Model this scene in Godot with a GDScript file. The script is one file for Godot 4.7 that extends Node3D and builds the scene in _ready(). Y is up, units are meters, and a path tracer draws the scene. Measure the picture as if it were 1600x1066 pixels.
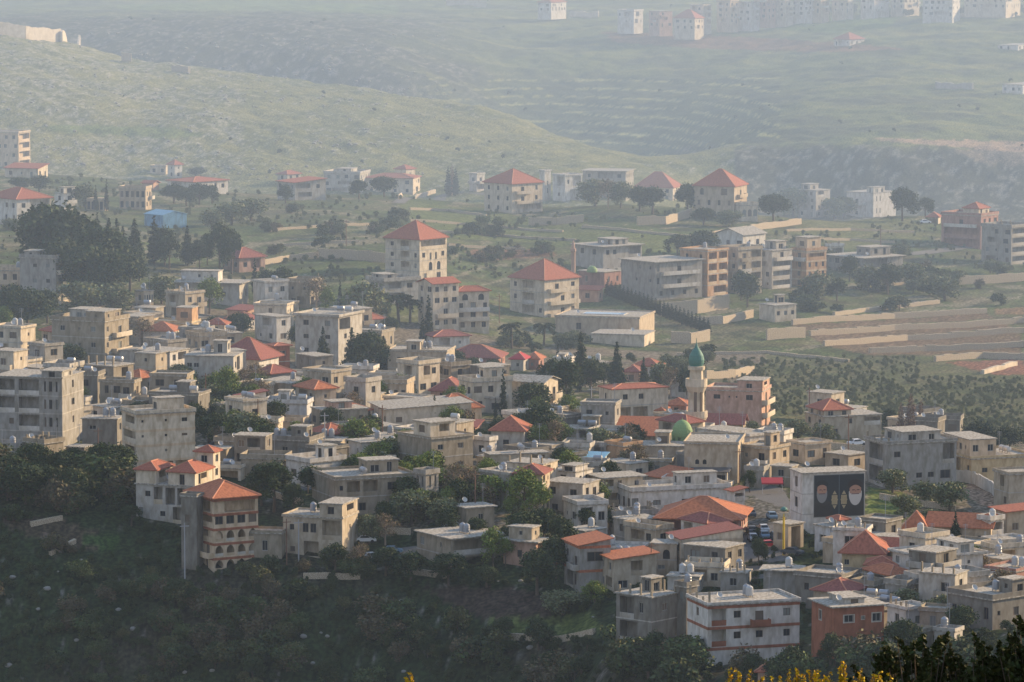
extends Node3D
# A hazy hillside village seen through a long lens. Units are metres, y up, the camera looks along -z.
const F := 7000.0            # focal length in photo pixels (photo 1600 x 1066)
const CAMY := 130.0
const PITCH := 6.0
const SUN := Vector3(0.82, 0.31, -0.47)
var rng := RandomNumberGenerator.new()
var n1 := FastNoiseLite.new()
var n2 := FastNoiseLite.new()
var n3 := FastNoiseLite.new()
var tab := []                # height tables, one for each 200 px column
var M := {}                  # materials
var P := {}                  # shared meshes
var houses := []             # [position, label, radius]
var used := {}

func _ready():
	rng.seed = 7
	view_and_light()
	make_noise()
	make_profiles()
	make_materials()
	make_shared()
	terrain()
	roads()
	village()
	landmarks()
	walls()
	vehicles()
	street_things()
	trees()
	infill()
	scrub_and_rocks()
	foreground()

func view_and_light():
	var cam := Camera3D.new()
	cam.name = "camera"
	cam.position = Vector3(0, CAMY, 0)
	cam.rotation_degrees = Vector3(-PITCH, 0, 0)
	cam.fov = rad_to_deg(2.0 * atan(533.0 / F))
	cam.near = 0.5
	cam.far = 20000.0
	add_child(cam)
	cam.current = true
	var we := WorldEnvironment.new()
	we.name = "environment"
	var e := Environment.new()
	e.background_mode = Environment.BG_SKY
	var sm := ProceduralSkyMaterial.new()
	sm.sky_top_color = Color(0.49, 0.585, 0.72)
	sm.sky_horizon_color = Color(0.82, 0.815, 0.80)
	sm.sky_curve = 0.25
	sm.ground_bottom_color = Color(0.35, 0.35, 0.33)
	sm.ground_horizon_color = Color(0.66, 0.68, 0.69)
	sm.sun_angle_max = 20.0
	var sky := Sky.new()
	sky.sky_material = sm
	e.sky = sky
	e.background_energy_multiplier = 0.75
	e.tonemap_mode = Environment.TONE_MAPPER_LINEAR
	e.tonemap_exposure = 2.45
	e.fog_enabled = true
	e.fog_density = 0.00005
	e.fog_light_color = Color(0.775, 0.87, 0.99)
	e.sdfgi_enabled = true
	e.ssao_enabled = true
	e.ssil_enabled = true
	e.volumetric_fog_enabled = true
	e.volumetric_fog_density = 0.0
	we.environment = e
	add_child(we)
	var bank := FogVolume.new()               # haze that hangs over the valleys behind the nearer half of the village
	bank.name = "haze"
	bank.shape = RenderingServer.FOG_VOLUME_SHAPE_BOX
	bank.size = Vector3(5000, 330, 5000)
	bank.position = Vector3(0, 35, -3400)
	var fm := FogMaterial.new()
	fm.density = 0.00042
	fm.albedo = Color(0.78, 0.872, 0.978)
	bank.material = fm
	bank.set_meta("kind", "stuff")
	tag(bank, "pale blue haze over the valleys behind the village", "haze")
	add_child(bank)
	var sun := DirectionalLight3D.new()
	sun.name = "sun"
	sun.light_energy = 1.6
	sun.light_color = Color(1.0, 0.88, 0.71)
	sun.light_angular_distance = 0.6
	sun.shadow_enabled = true
	add_child(sun)
	sun.look_at_from_position(Vector3(0, 300, -1000), Vector3(0, 300, -1000) - SUN, Vector3.UP)

func make_noise():
	for a in [[n1, 3, 0.016], [n2, 5, 0.075], [n3, 9, 0.28]]:
		a[0].seed = a[1]
		a[0].frequency = a[2]
		a[0].noise_type = FastNoiseLite.TYPE_SIMPLEX_SMOOTH
		a[0].fractal_type = FastNoiseLite.FRACTAL_FBM
		a[0].fractal_octaves = 3

# ---------------------------------------------------------------- the lie of the land
func ray_y(v: float, d: float) -> float:
	return CAMY - d * tan(deg_to_rad(PITCH) + atan((v - 533.0) / F))

func make_profiles():
	# for each column of the photo: distance and the row at which the ground shows there
	var far_l := [[2240, 150], [2310, 70], [2400, 30], [2700, 6], [3000, -20], [3500, -60]]
	var C := {
		0: [[816, 1100], [821, 1066], [850, 880], [885, 750], [915, 712], [1000, 600], [1085, 540], [1180, 455], [1300, 372], [1450, 322], [1640, 266], [1720, 300], [1790, 270], [1950, 130], [2150, 45]] + far_l,
		200: [[816, 1100], [821, 1066], [850, 885], [890, 745], [915, 712], [1000, 605], [1085, 548], [1180, 468], [1300, 385], [1450, 332], [1620, 282], [1700, 325], [1790, 282], [1940, 165], [2130, 90]] + far_l,
		400: [[812, 1100], [817, 1066], [843, 893], [890, 760], [915, 722], [1000, 617], [1085, 562], [1180, 490], [1270, 420], [1400, 352], [1600, 302], [1690, 350], [1790, 292], [1930, 185], [2110, 117], [2230, 190], [2310, 75], [2400, 30], [2700, 6], [3000, -20], [3500, -60]],
		600: [[808, 1100], [814, 1066], [840, 905], [890, 765], [920, 725], [1000, 628], [1085, 580], [1160, 520], [1240, 442], [1390, 362], [1590, 306], [1680, 360], [1790, 300], [1920, 215], [2085, 144], [2200, 215], [2300, 95], [2420, 40], [2700, 8], [3000, -20], [3500, -60]],
		800: [[795, 1110], [802, 1066], [828, 925], [880, 790], [920, 735], [1000, 640], [1090, 586], [1180, 530], [1260, 488], [1400, 382], [1560, 322], [1660, 375], [1790, 305], [2050, 182], [2180, 235], [2430, 75], [2700, 8], [3000, -20], [3500, -60]],
		1000: [[738, 1110], [750, 1060], [766, 1010], [850, 880], [920, 752], [1000, 660], [1090, 592], [1200, 535], [1280, 478], [1410, 376], [1530, 322], [1640, 375], [1790, 312], [1980, 243], [2090, 280], [2280, 160], [2500, 48], [2700, 5], [3000, -20], [3500, -60]],
		1200: [[715, 1110], [727, 1066], [752, 1025], [820, 905], [905, 765], [1000, 668], [1090, 605], [1200, 538], [1300, 470], [1400, 402], [1510, 338], [1620, 400], [1780, 350], [1910, 318], [1970, 240], [2270, 130], [2500, 42], [2700, 2], [3000, -20], [3500, -60]],
		1400: [[690, 1110], [702, 1066], [735, 1012], [795, 915], [900, 785], [1000, 690], [1090, 615], [1200, 548], [1320, 472], [1430, 402], [1560, 338], [1660, 400], [1780, 380], [1905, 318], [1960, 228], [2250, 112], [2480, 32], [2700, -3], [3000, -22], [3500, -60]],
		1600: [[680, 1110], [692, 1066], [730, 1000], [795, 915], [900, 790], [1000, 700], [1090, 620], [1200, 552], [1320, 478], [1440, 412], [1580, 352], [1680, 410], [1790, 390], [1910, 320], [1970, 238], [2250, 112], [2480, 30], [2700, -5], [3000, -24], [3500, -60]]}
	for k in 13:
		var u: int = clampi(-400 + k * 200, 0, 1600)
		var pts := [Vector2(0, 128.4), Vector2(8, 127.6), Vector2(25, 123.2), Vector2(60, 111.0), Vector2(160, 66.0), Vector2(430, -44.0), Vector2(620, -46.0)]
		for q in C[u]:
			pts.append(Vector2(q[0], ray_y(q[1], q[0])))
		pts.append(Vector2(5000, pts[-1].y + 40.0))
		pts.append(Vector2(9500, pts[-1].y + 60.0))
		tab.append(monotone(pts))

func monotone(p: Array) -> PackedFloat32Array:
	var n := p.size()
	var s := []
	for i in n - 1:
		s.append((p[i + 1].y - p[i].y) / (p[i + 1].x - p[i].x))
	var m := [s[0]]
	for i in range(1, n - 1):
		m.append(0.0 if s[i - 1] * s[i] <= 0.0 else 2.0 * s[i - 1] * s[i] / (s[i - 1] + s[i]))
	m.append(s[n - 2])
	var out := PackedFloat32Array()
	var j := 0
	for k in 2401:
		var d := k * 4.0
		while j < n - 2 and p[j + 1].x < d:
			j += 1
		var h: float = p[j + 1].x - p[j].x
		var t: float = clampf((d - p[j].x) / h, 0.0, 1.0)
		var t2 := t * t
		var t3 := t2 * t
		out.append((2 * t3 - 3 * t2 + 1) * p[j].y + (t3 - 2 * t2 + t) * h * m[j] + (3 * t2 - 2 * t3) * p[j + 1].y + (t3 - t2) * h * m[j + 1])
	return out

func base_h(x: float, d: float) -> float:
	var u := 800.0
	if d > 1.0:
		u = x / d * F + 800.0
	var c := clampf((u + 400.0) / 200.0, 1.0, 10.999)
	var i := int(c)
	var t := c - i
	var kf := clampf(d / 4.0, 0.0, 2399.0)
	var k := int(kf)
	var g := kf - k
	var a: float = lerpf(tab[i - 1][k], tab[i - 1][k + 1], g)
	var b: float = lerpf(tab[i][k], tab[i][k + 1], g)
	var e: float = lerpf(tab[i + 1][k], tab[i + 1][k + 1], g)
	var f: float = lerpf(tab[i + 2][k], tab[i + 2][k + 1], g)
	return b + 0.5 * t * (e - a + t * (2.0 * a - 5.0 * b + 4.0 * e - f + t * (3.0 * (b - e) + f - a)))

func H(x: float, z: float) -> float:
	var d := -z
	var y := base_h(x, d)
	if d > 300.0:
		var rough := 0.5
		if d > 1680.0:
			rough = 0.5 + 1.7 * smoothstep(1680.0, 1850.0, d)
		elif d < 850.0:
			rough = 0.5 + 1.4 * smoothstep(850.0, 815.0, d)
		y += rough * (n1.get_noise_2d(x, z) + 0.45 * n2.get_noise_2d(x, z))
	return y

func ground_at(u: float, v: float, from := 640.0) -> Vector3:
	var q := (u - 800.0) / F
	var last := from
	var d := from
	while d < 3400.0:
		if H(q * d, -d) >= ray_y(v, d):
			var lo := last
			var hi := d
			for k in 7:
				var mid := 0.5 * (lo + hi)
				if H(q * mid, -mid) >= ray_y(v, mid):
					hi = mid
				else:
					lo = mid
			d = hi
			break
		last = d
		d += 3.0
	return Vector3(q * d, H(q * d, -d), -d)

# ---------------------------------------------------------------- materials
func lin(r: float, g: float, b: float) -> Color:
	return Color(r, g, b).linear_to_srgb()

func noise_tex(sd: int, fr: float, oct: int, c0: Color, c1: Color, off0 := 0.25, off1 := 0.75, type := FastNoiseLite.TYPE_SIMPLEX_SMOOTH) -> NoiseTexture2D:
	var n := FastNoiseLite.new()
	n.seed = sd
	n.frequency = fr
	n.noise_type = type
	n.fractal_octaves = oct
	var g := Gradient.new()
	g.offsets = PackedFloat32Array([off0, off1])
	g.colors = PackedColorArray([c0, c1])
	var t := NoiseTexture2D.new()
	t.width = 512
	t.height = 512
	t.seamless = true
	t.noise = n
	t.color_ramp = g
	return t

func mat(c: Color, rough := 0.9, tex: Texture2D = null, sc := Vector3(0.2, 0.2, 0.2)) -> StandardMaterial3D:
	var m := StandardMaterial3D.new()
	m.albedo_color = c
	m.roughness = rough
	m.metallic_specular = 0.3
	if tex:
		m.albedo_texture = tex
		m.uv1_triplanar = true
		m.uv1_scale = sc
	return m

var walls_col := {
	"grey": [0.29, 0.275, 0.25], "dgrey": [0.20, 0.185, 0.16], "lgrey": [0.40, 0.375, 0.335], "tan": [0.40, 0.34, 0.26], "dtan": [0.29, 0.25, 0.19],
	"cream": [0.55, 0.475, 0.37], "white": [0.56, 0.53, 0.485], "bluish": [0.46, 0.47, 0.48], "stone": [0.42, 0.345, 0.255], "pink": [0.46, 0.30, 0.23],
	"orange": [0.46, 0.29, 0.17], "yellow": [0.48, 0.37, 0.22], "brick": [0.30, 0.115, 0.065], "rose": [0.35, 0.20, 0.165], "green": [0.36, 0.36, 0.25],
	"apricot": [0.54, 0.425, 0.30], "blue": [0.12, 0.26, 0.42]}

func make_materials():
	var stain := noise_tex(21, 0.012, 5, Color(0.89, 0.875, 0.85), Color(1, 1, 1), 0.25, 0.55)
	var fine := noise_tex(22, 0.03, 4, Color(0.92, 0.915, 0.91), Color(1, 1, 1), 0.2, 0.7)
	for k in walls_col:
		var c: Array = walls_col[k]
		var m := mat(lin(c[0], c[1], c[2]), 0.92, stain, Vector3(0.07, 0.03, 0.07))
		m.detail_enabled = true
		m.detail_blend_mode = BaseMaterial3D.BLEND_MODE_MUL
		m.detail_albedo = fine
		m.detail_uv_layer = BaseMaterial3D.DETAIL_UV_1
		M[k] = m
	M.roof = mat(lin(0.40, 0.375, 0.33), 0.95, noise_tex(23, 0.02, 5, Color(0.74, 0.72, 0.69), Color(1, 1, 1)), Vector3(0.12, 0.12, 0.12))
	var tile := noise_tex(24, 0.022, 5, Color(0.80, 0.79, 0.79), Color(1, 1, 1), 0.2, 0.65)
	M.tile = mat(lin(0.34, 0.115, 0.07), 0.85, tile, Vector3(0.13, 0.13, 0.13))
	M.tile2 = mat(lin(0.41, 0.145, 0.07), 0.85, tile, Vector3(0.11, 0.11, 0.11))
	M.tile3 = mat(lin(0.26, 0.09, 0.07), 0.85, tile, Vector3(0.15, 0.15, 0.15))
	M.ridge = mat(lin(0.42, 0.19, 0.12), 0.85)
	M.sheet = mat(lin(0.16, 0.33, 0.47), 0.6, fine, Vector3(0.1, 0.3, 0.1))
	M.pane = mat(lin(0.018, 0.021, 0.025), 0.32)
	M.pane2 = mat(lin(0.13, 0.10, 0.075), 0.6)
	M.shutter = mat(lin(0.17, 0.18, 0.17), 0.6)
	M.frame = mat(lin(0.30, 0.29, 0.27), 0.6)
	M.frame2 = mat(lin(0.12, 0.09, 0.07), 0.6)
	M.canopy = mat(lin(0.11, 0.10, 0.095), 0.8)
	M.metal = mat(lin(0.30, 0.30, 0.31), 0.45)
	M.plastic = mat(lin(0.40, 0.40, 0.39), 0.6)
	M.steel = mat(lin(0.28, 0.29, 0.31), 0.4)
	M.steel.metallic = 0.4
	M.black = mat(lin(0.02, 0.02, 0.022), 0.5)
	M.rust = mat(lin(0.16, 0.09, 0.06), 0.9)
	M.domegreen = mat(lin(0.20, 0.30, 0.13), 0.7, fine, Vector3(0.2, 0.2, 0.2))
	M.onion = mat(lin(0.075, 0.185, 0.155), 0.6, fine, Vector3(0.2, 0.2, 0.2))
	M.asphalt = mat(lin(0.13, 0.125, 0.12), 0.95, fine, Vector3(0.1, 0.1, 0.1))
	M.gold = mat(lin(0.60, 0.40, 0.04), 0.6)
	M.water = mat(lin(0.10, 0.25, 0.42), 0.08)
	M.rock = mat(lin(0.25, 0.24, 0.22), 0.95, fine, Vector3(0.4, 0.4, 0.4))
	M.masonry = mat(lin(0.56, 0.475, 0.36), 0.95, noise_tex(25, 0.05, 4, Color(0.62, 0.59, 0.55), Color(1, 1, 1), 0.3, 0.65), Vector3(0.14, 0.3, 0.14))
	M.bark = mat(lin(0.10, 0.075, 0.055), 0.95)
	M.palebark = mat(lin(0.30, 0.23, 0.18), 0.95)
	M.redcloth = mat(lin(0.35, 0.04, 0.05), 0.9)
	var leaf := StandardMaterial3D.new()
	leaf.vertex_color_use_as_albedo = true
	leaf.roughness = 0.75
	leaf.metallic_specular = 0.25
	leaf.backlight_enabled = true
	leaf.backlight = lin(0.03, 0.045, 0.012)
	M.leaf = leaf
	var g := StandardMaterial3D.new()
	g.vertex_color_use_as_albedo = true
	g.roughness = 0.96
	g.metallic_specular = 0.15
	g.albedo_texture = noise_tex(31, 0.035, 5, Color(0.55, 0.55, 0.52), Color(1, 1, 1), 0.25, 0.7)
	g.uv1_triplanar = true
	g.uv1_world_triplanar = true
	g.uv1_scale = Vector3(0.045, 0.045, 0.045)
	M.ground = g

# ---------------------------------------------------------------- mesh helpers (faces listed clockwise seen from outside)
func st_new() -> SurfaceTool:
	var st := SurfaceTool.new()
	st.begin(Mesh.PRIMITIVE_TRIANGLES)
	st.set_smooth_group(-1)
	return st

func quad(st: SurfaceTool, a: Vector3, b: Vector3, c: Vector3, d: Vector3):
	for p in [a, b, c, a, c, d]:
		st.add_vertex(p)

func tri(st: SurfaceTool, a: Vector3, b: Vector3, c: Vector3):
	st.add_vertex(a)
	st.add_vertex(b)
	st.add_vertex(c)

func box(st: SurfaceTool, lo: Vector3, hi: Vector3):
	var p := func(i: int) -> Vector3: return Vector3(hi.x if i & 1 else lo.x, hi.y if i & 2 else lo.y, hi.z if i & 4 else lo.z)
	for f in [[4, 6, 7, 5], [1, 3, 2, 0], [5, 7, 3, 1], [0, 2, 6, 4], [6, 2, 3, 7], [0, 4, 5, 1]]:
		quad(st, p.call(f[0]), p.call(f[1]), p.call(f[2]), p.call(f[3]))

func done(st: SurfaceTool) -> ArrayMesh:
	st.generate_normals()
	return st.commit()

func part(called: String, mesh: Mesh, m: Material, parent: Node) -> MeshInstance3D:
	var o := MeshInstance3D.new()
	o.name = called
	o.mesh = mesh
	o.material_override = m
	parent.add_child(o, true)
	return o

func uname(called: String) -> String:
	if not used.has(called):
		used[called] = 0
		return called
	used[called] += 1
	return "%s_%03d" % [called, used[called]]

func tag(o: Node, label: String, category: String, group := ""):
	o.set_meta("label", label)
	o.set_meta("category", category)
	if group != "":
		o.set_meta("group", group)

func thing(called: String, label: String, category: String, at: Vector3, turn := 0.0, group := "") -> Node3D:
	var o := Node3D.new()
	o.name = uname(called)
	add_child(o)
	o.position = at
	o.rotation.y = turn
	tag(o, label, category, group)
	return o

func structure(called: String, mesh: Mesh, m: Material) -> MeshInstance3D:
	var o := part(uname(called), mesh, m, self)
	o.set_meta("kind", "structure")
	return o

func lathe(st: SurfaceTool, prof: Array, n: int, at := Vector3.ZERO):
	for i in n:
		var a0 := TAU * i / n
		var a1 := TAU * (i + 1) / n
		for k in prof.size() - 1:
			var r0: float = prof[k][0]
			var r1: float = prof[k + 1][0]
			var y0: float = prof[k][1]
			var y1: float = prof[k + 1][1]
			var p0 := at + Vector3(cos(a0) * r0, y0, sin(a0) * r0)
			var p1 := at + Vector3(cos(a1) * r0, y0, sin(a1) * r0)
			var p2 := at + Vector3(cos(a1) * r1, y1, sin(a1) * r1)
			var p3 := at + Vector3(cos(a0) * r1, y1, sin(a0) * r1)
			if r0 > 0.001:
				tri(st, p0, p2, p1)
			if r1 > 0.001:
				tri(st, p0, p3, p2)

func tube(st: SurfaceTool, a: Vector3, b: Vector3, ra: float, rb: float, n := 5):
	var ax := (b - a).normalized()
	var s := ax.cross(Vector3.RIGHT if absf(ax.x) < 0.8 else Vector3.UP).normalized()
	var t := ax.cross(s)
	for i in n:
		var c0 := s * cos(TAU * i / n) + t * sin(TAU * i / n)
		var c1 := s * cos(TAU * (i + 1) / n) + t * sin(TAU * (i + 1) / n)
		quad(st, a + c0 * ra, a + c1 * ra, b + c1 * rb, b + c0 * rb)

func make_shared():
	var st := st_new()                      # window frame of one by one, scaled to its opening
	box(st, Vector3(-0.5, -0.5, -0.05), Vector3(-0.43, 0.5, 0.03))
	box(st, Vector3(0.43, -0.5, -0.05), Vector3(0.5, 0.5, 0.03))
	box(st, Vector3(-0.43, 0.44, -0.05), Vector3(0.43, 0.5, 0.03))
	box(st, Vector3(-0.43, -0.5, -0.05), Vector3(0.43, -0.44, 0.03))
	box(st, Vector3(-0.025, -0.44, -0.04), Vector3(0.025, 0.44, 0.02))
	P.frame = done(st)
	st = st_new()
	box(st, Vector3(-0.43, -0.44, -0.035), Vector3(0.43, 0.44, -0.015))
	P.pane = done(st)
	st = st_new()
	box(st, Vector3(-0.5, -0.5, -0.035), Vector3(0.5, 0.5, 0.0))
	P.plain = done(st)
	st = st_new()                           # ring round an opening
	box(st, Vector3(-0.62, -0.6, -0.02), Vector3(-0.5, 0.6, 0.05))
	box(st, Vector3(0.5, -0.6, -0.02), Vector3(0.62, 0.6, 0.05))
	box(st, Vector3(-0.5, 0.5, -0.02), Vector3(0.5, 0.6, 0.05))
	box(st, Vector3(-0.5, -0.6, -0.02), Vector3(0.5, -0.5, 0.05))
	P.ring = done(st)
	st = st_new()                           # upright tank on a low stand
	lathe(st, [[0.0, 0.35], [0.62, 0.35], [0.64, 0.75], [0.61, 0.8], [0.64, 0.85], [0.64, 1.25], [0.61, 1.3], [0.63, 1.35], [0.60, 1.65], [0.40, 1.85], [0.2, 1.92], [0.2, 2.02], [0.0, 2.04]], 14)
	P.tank = done(st)
	st = st_new()
	for s in [[-0.4, -0.4], [0.4, -0.4], [-0.4, 0.4], [0.4, 0.4]]:
		box(st, Vector3(s[0] - 0.05, 0.0, s[1] - 0.05), Vector3(s[0] + 0.05, 0.3, s[1] + 0.05))
	box(st, Vector3(-0.6, 0.3, -0.6), Vector3(0.6, 0.352, 0.6))
	P.stand = done(st)
	st = st_new()                           # lying tank
	for k in 14:
		var a := TAU * k / 14
		var b := TAU * (k + 1) / 14
		var pa := Vector3(0, cos(a), sin(a)) * 0.55 + Vector3(0, 1.0, 0)
		var pb := Vector3(0, cos(b), sin(b)) * 0.55 + Vector3(0, 1.0, 0)
		quad(st, pa + Vector3(-0.85, 0, 0), pb + Vector3(-0.85, 0, 0), pb + Vector3(0.85, 0, 0), pa + Vector3(0.85, 0, 0))
		tri(st, pa + Vector3(0.85, 0, 0), pb + Vector3(0.85, 0, 0), Vector3(1.02, 1.0, 0))
		tri(st, pb + Vector3(-0.85, 0, 0), pa + Vector3(-0.85, 0, 0), Vector3(-1.02, 1.0, 0))
	P.drum = done(st)
	st = st_new()
	for x in [-0.6, 0.6]:
		box(st, Vector3(x - 0.05, 0.0, -0.4), Vector3(x + 0.05, 0.55, -0.32))
		box(st, Vector3(x - 0.05, 0.0, 0.32), Vector3(x + 0.05, 0.55, 0.4))
		box(st, Vector3(x - 0.05, 0.4, -0.32), Vector3(x + 0.05, 0.5, 0.32))
	for z in [-0.38, 0.34]:
		box(st, Vector3(-0.55, 0.2, z), Vector3(0.55, 0.26, z + 0.04))
	P.cradle = done(st)
	st = st_new()                           # dish
	lathe(st, [[0.0, 0.0], [0.25, 0.04], [0.45, 0.13], [0.55, 0.22], [0.53, 0.23], [0.43, 0.15], [0.24, 0.06], [0.0, 0.02]], 14)
	P.dish = done(st)
	st = st_new()
	tube(st, Vector3(0, 0, 0), Vector3(0, 1.0, 0), 0.04, 0.04)
	P.post = done(st)

# ---------------------------------------------------------------- houses
# one face with openings. o: lower left corner seen from outside, e: unit vector to the right, n: outward normal
func face(st: SurfaceTool, o: Vector3, e: Vector3, n: Vector3, w: float, h: float, low: float, holes: Array):
	var xs := [0.0, w]
	var ys := [-low, h]
	for q in holes:
		for x in [q.x0, q.x1]:
			if not xs.has(x):
				xs.append(x)
		for y in [q.y0, q.y1]:
			if not ys.has(y):
				ys.append(y)
	xs.sort()
	ys.sort()
	for i in xs.size() - 1:
		for j in ys.size() - 1:
			var cx: float = 0.5 * (xs[i] + xs[i + 1])
			var cy: float = 0.5 * (ys[j] + ys[j + 1])
			var inside := false
			for q in holes:
				if cx > q.x0 and cx < q.x1 and cy > q.y0 and cy < q.y1:
					inside = true
					break
			if not inside:
				wq(st, o, e, xs[i], xs[i + 1], ys[j], ys[j + 1])
	for q in holes:
		var back: Vector3 = -n * q.dep
		var a: Vector3 = o + e * q.x0 + Vector3.UP * q.y0
		var b: Vector3 = o + e * q.x1 + Vector3.UP * q.y0
		var c: Vector3 = o + e * q.x1 + Vector3.UP * q.y1
		var d: Vector3 = o + e * q.x0 + Vector3.UP * q.y1
		quad(st, a, a + back, b + back, b)
		quad(st, b, b + back, c + back, c)
		quad(st, c, c + back, d + back, d)
		quad(st, d, d + back, a + back, a)
		if q.dep > 0.5:
			quad(st, a + back, d + back, c + back, b + back)
		if q.get("arch", 0) > 0:                # fill the two corners above the arch
			var half: float = 0.5 * (q.x1 - q.x0)
			var rise: float = minf(half * (1.5 if q.arch == 2 else 1.0), 0.6 * (q.y1 - q.y0))
			var mid: Vector3 = o + e * (q.x0 + half)
			var inner: Vector3 = -n * 0.2
			for s in [-1.0, 1.0]:
				var prev: Vector3 = mid + e * (s * half) + Vector3.UP * (q.y1 - rise)
				var corner: Vector3 = mid + e * (s * half) + Vector3.UP * q.y1
				for k in range(1, 7):
					var t := k / 6.0
					var px: float = cos(t * PI / 2) * half
					var py: float = (sin(t * PI / 2) if q.arch == 1 else pow(t, 0.8) * 0.55 + 0.45 * sin(t * PI / 2)) * rise
					var cur: Vector3 = mid + e * (s * px) + Vector3.UP * (q.y1 - rise + py)
					for off in [Vector3.ZERO, inner]:
						if s < 0:
							tri(st, prev + off, corner + off, cur + off)
						else:
							tri(st, prev + off, cur + off, corner + off)
					quad(st, prev, prev + inner, cur + inner, cur)
					prev = cur

func wq(st: SurfaceTool, o: Vector3, e: Vector3, x0: float, x1: float, y0: float, y1: float):
	quad(st, o + e * x0 + Vector3.UP * y0, o + e * x0 + Vector3.UP * y1, o + e * x1 + Vector3.UP * y1, o + e * x1 + Vector3.UP * y0)

# features of one face -> openings in the wall and parts set into them
func features(list: Array, w: float, h: float, fl: int, far: bool) -> Dictionary:
	var fh := h / fl
	var holes := []
	var wins := []
	var bals := []
	for f in list:
		match f[0]:
			"row":                               # floor, count, width, height, [arch]
				var n: int = f[2]
				var ww: float = minf(f[3], w / n * 0.72)
				for k in n:
					var cx := w * (k + 0.5) / n
					var y0: float = f[1] * fh + (fh - f[4]) * (0.55 if f[4] < 0.6 * fh else 0.3)
					holes.append({"x0": cx - ww / 2, "x1": cx + ww / 2, "y0": y0, "y1": minf(y0 + f[4], (f[1] + 1) * fh - 0.12), "dep": 0.22, "arch": f[5] if f.size() > 5 else 0})
					if holes[-1].arch == 2:              # an open arcade
						holes[-1].dep = 3.0
						bals.append({"x0": holes[-1].x0, "x1": holes[-1].x1, "y": y0, "out": 0.0, "low": 0.55})
					else:
						wins.append(holes[-1])
			"w":                                 # floor, place, width, height, [arch]
				var cx: float = clampf(w * f[2], f[3] / 2 + 0.15, w - f[3] / 2 - 0.15)
				var y0: float = f[1] * fh + (fh - f[4]) * (0.55 if f[4] < 0.6 * fh else 0.12)
				holes.append({"x0": cx - f[3] / 2, "x1": cx + f[3] / 2, "y0": y0, "y1": minf(y0 + f[4], (f[1] + 1) * fh - 0.1), "dep": 0.22, "arch": f[5] if f.size() > 5 else 0})
				wins.append(holes[-1])
			"log":                               # loggia: floor, from, to
				holes.append({"x0": maxf(w * f[2], 0.2), "x1": minf(w * f[3], w - 0.2), "y0": f[1] * fh + 0.06, "y1": (f[1] + 1) * fh - 0.35, "dep": 1.9})
				bals.append({"x0": holes[-1].x0, "x1": holes[-1].x1, "y": f[1] * fh + 0.06, "out": 0.0})
			"open":                              # open bay without a parapet
				holes.append({"x0": maxf(w * f[2], 0.2), "x1": minf(w * f[3], w - 0.2), "y0": f[1] * fh + 0.03, "y1": (f[1] + 1) * fh - 0.4, "dep": 2.6})
			"bal":                               # balcony that sticks out, with a door behind
				var cx: float = w * 0.5 * (f[2] + f[3])
				bals.append({"x0": w * f[2], "x1": w * f[3], "y": f[1] * fh, "out": 1.25})
				var dw: float = minf(1.5, w * (f[3] - f[2]) * 0.6)
				holes.append({"x0": cx - dw / 2, "x1": cx + dw / 2, "y0": f[1] * fh + 0.08, "y1": f[1] * fh + minf(2.3, fh - 0.3), "dep": 0.22})
				wins.append(holes[-1])
	# drop openings that run into an earlier one
	var kept := []
	for q in holes:
		var ok: bool = q.x1 - q.x0 > 0.2 and q.x0 > 0.05 and q.x1 < w - 0.05 and q.y1 < h - 0.02
		for k in kept:
			if q.x0 < k.x1 + 0.08 and q.x1 > k.x0 - 0.08 and q.y0 < k.y1 + 0.05 and q.y1 > k.y0 - 0.05:
				ok = false
		if ok:
			kept.append(q)
	var w2 := []
	for q in wins:
		if kept.has(q):
			w2.append(q)
	return {"holes": kept, "wins": w2, "bals": bals}

func auto_face(n: int, fl: int, style: String) -> Array:
	var L := []
	if n <= 0:
		return L
	for f in fl:
		if style == "log":
			L.append(["log", f, 0.06, 0.94] if rng.randf() < 0.7 else ["bal", f, 0.1, 0.9])
			continue
		var bal := rng.randf()
		if n >= 2 and bal > 0.62:
			var x0 := rng.randf_range(0.05, 0.45)
			L.append(["log", f, x0, x0 + rng.randf_range(0.28, 0.45)])
		for k in n:
			var x := (k + 0.5) / n + rng.randf_range(-0.04, 0.04)
			var r := rng.randf()
			if r < 0.10:
				continue
			elif bal < 0.28 and f > 0 and k == (f * 7 + n) % n:
				L.append(["bal", f, maxf(0.03, x - 0.5 / n), minf(0.97, x + 0.5 / n)])
			elif r < 0.25:
				L.append(["w", f, x, 0.7, 0.8])
			elif r < 0.42:
				L.append(["w", f, x, 2.0, 1.5])
			elif f == 0 and r < 0.62:
				L.append(["w", f, x, 1.1, 2.1])
			else:
				L.append(["w", f, x, 1.35, 1.45])
	return L

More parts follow.
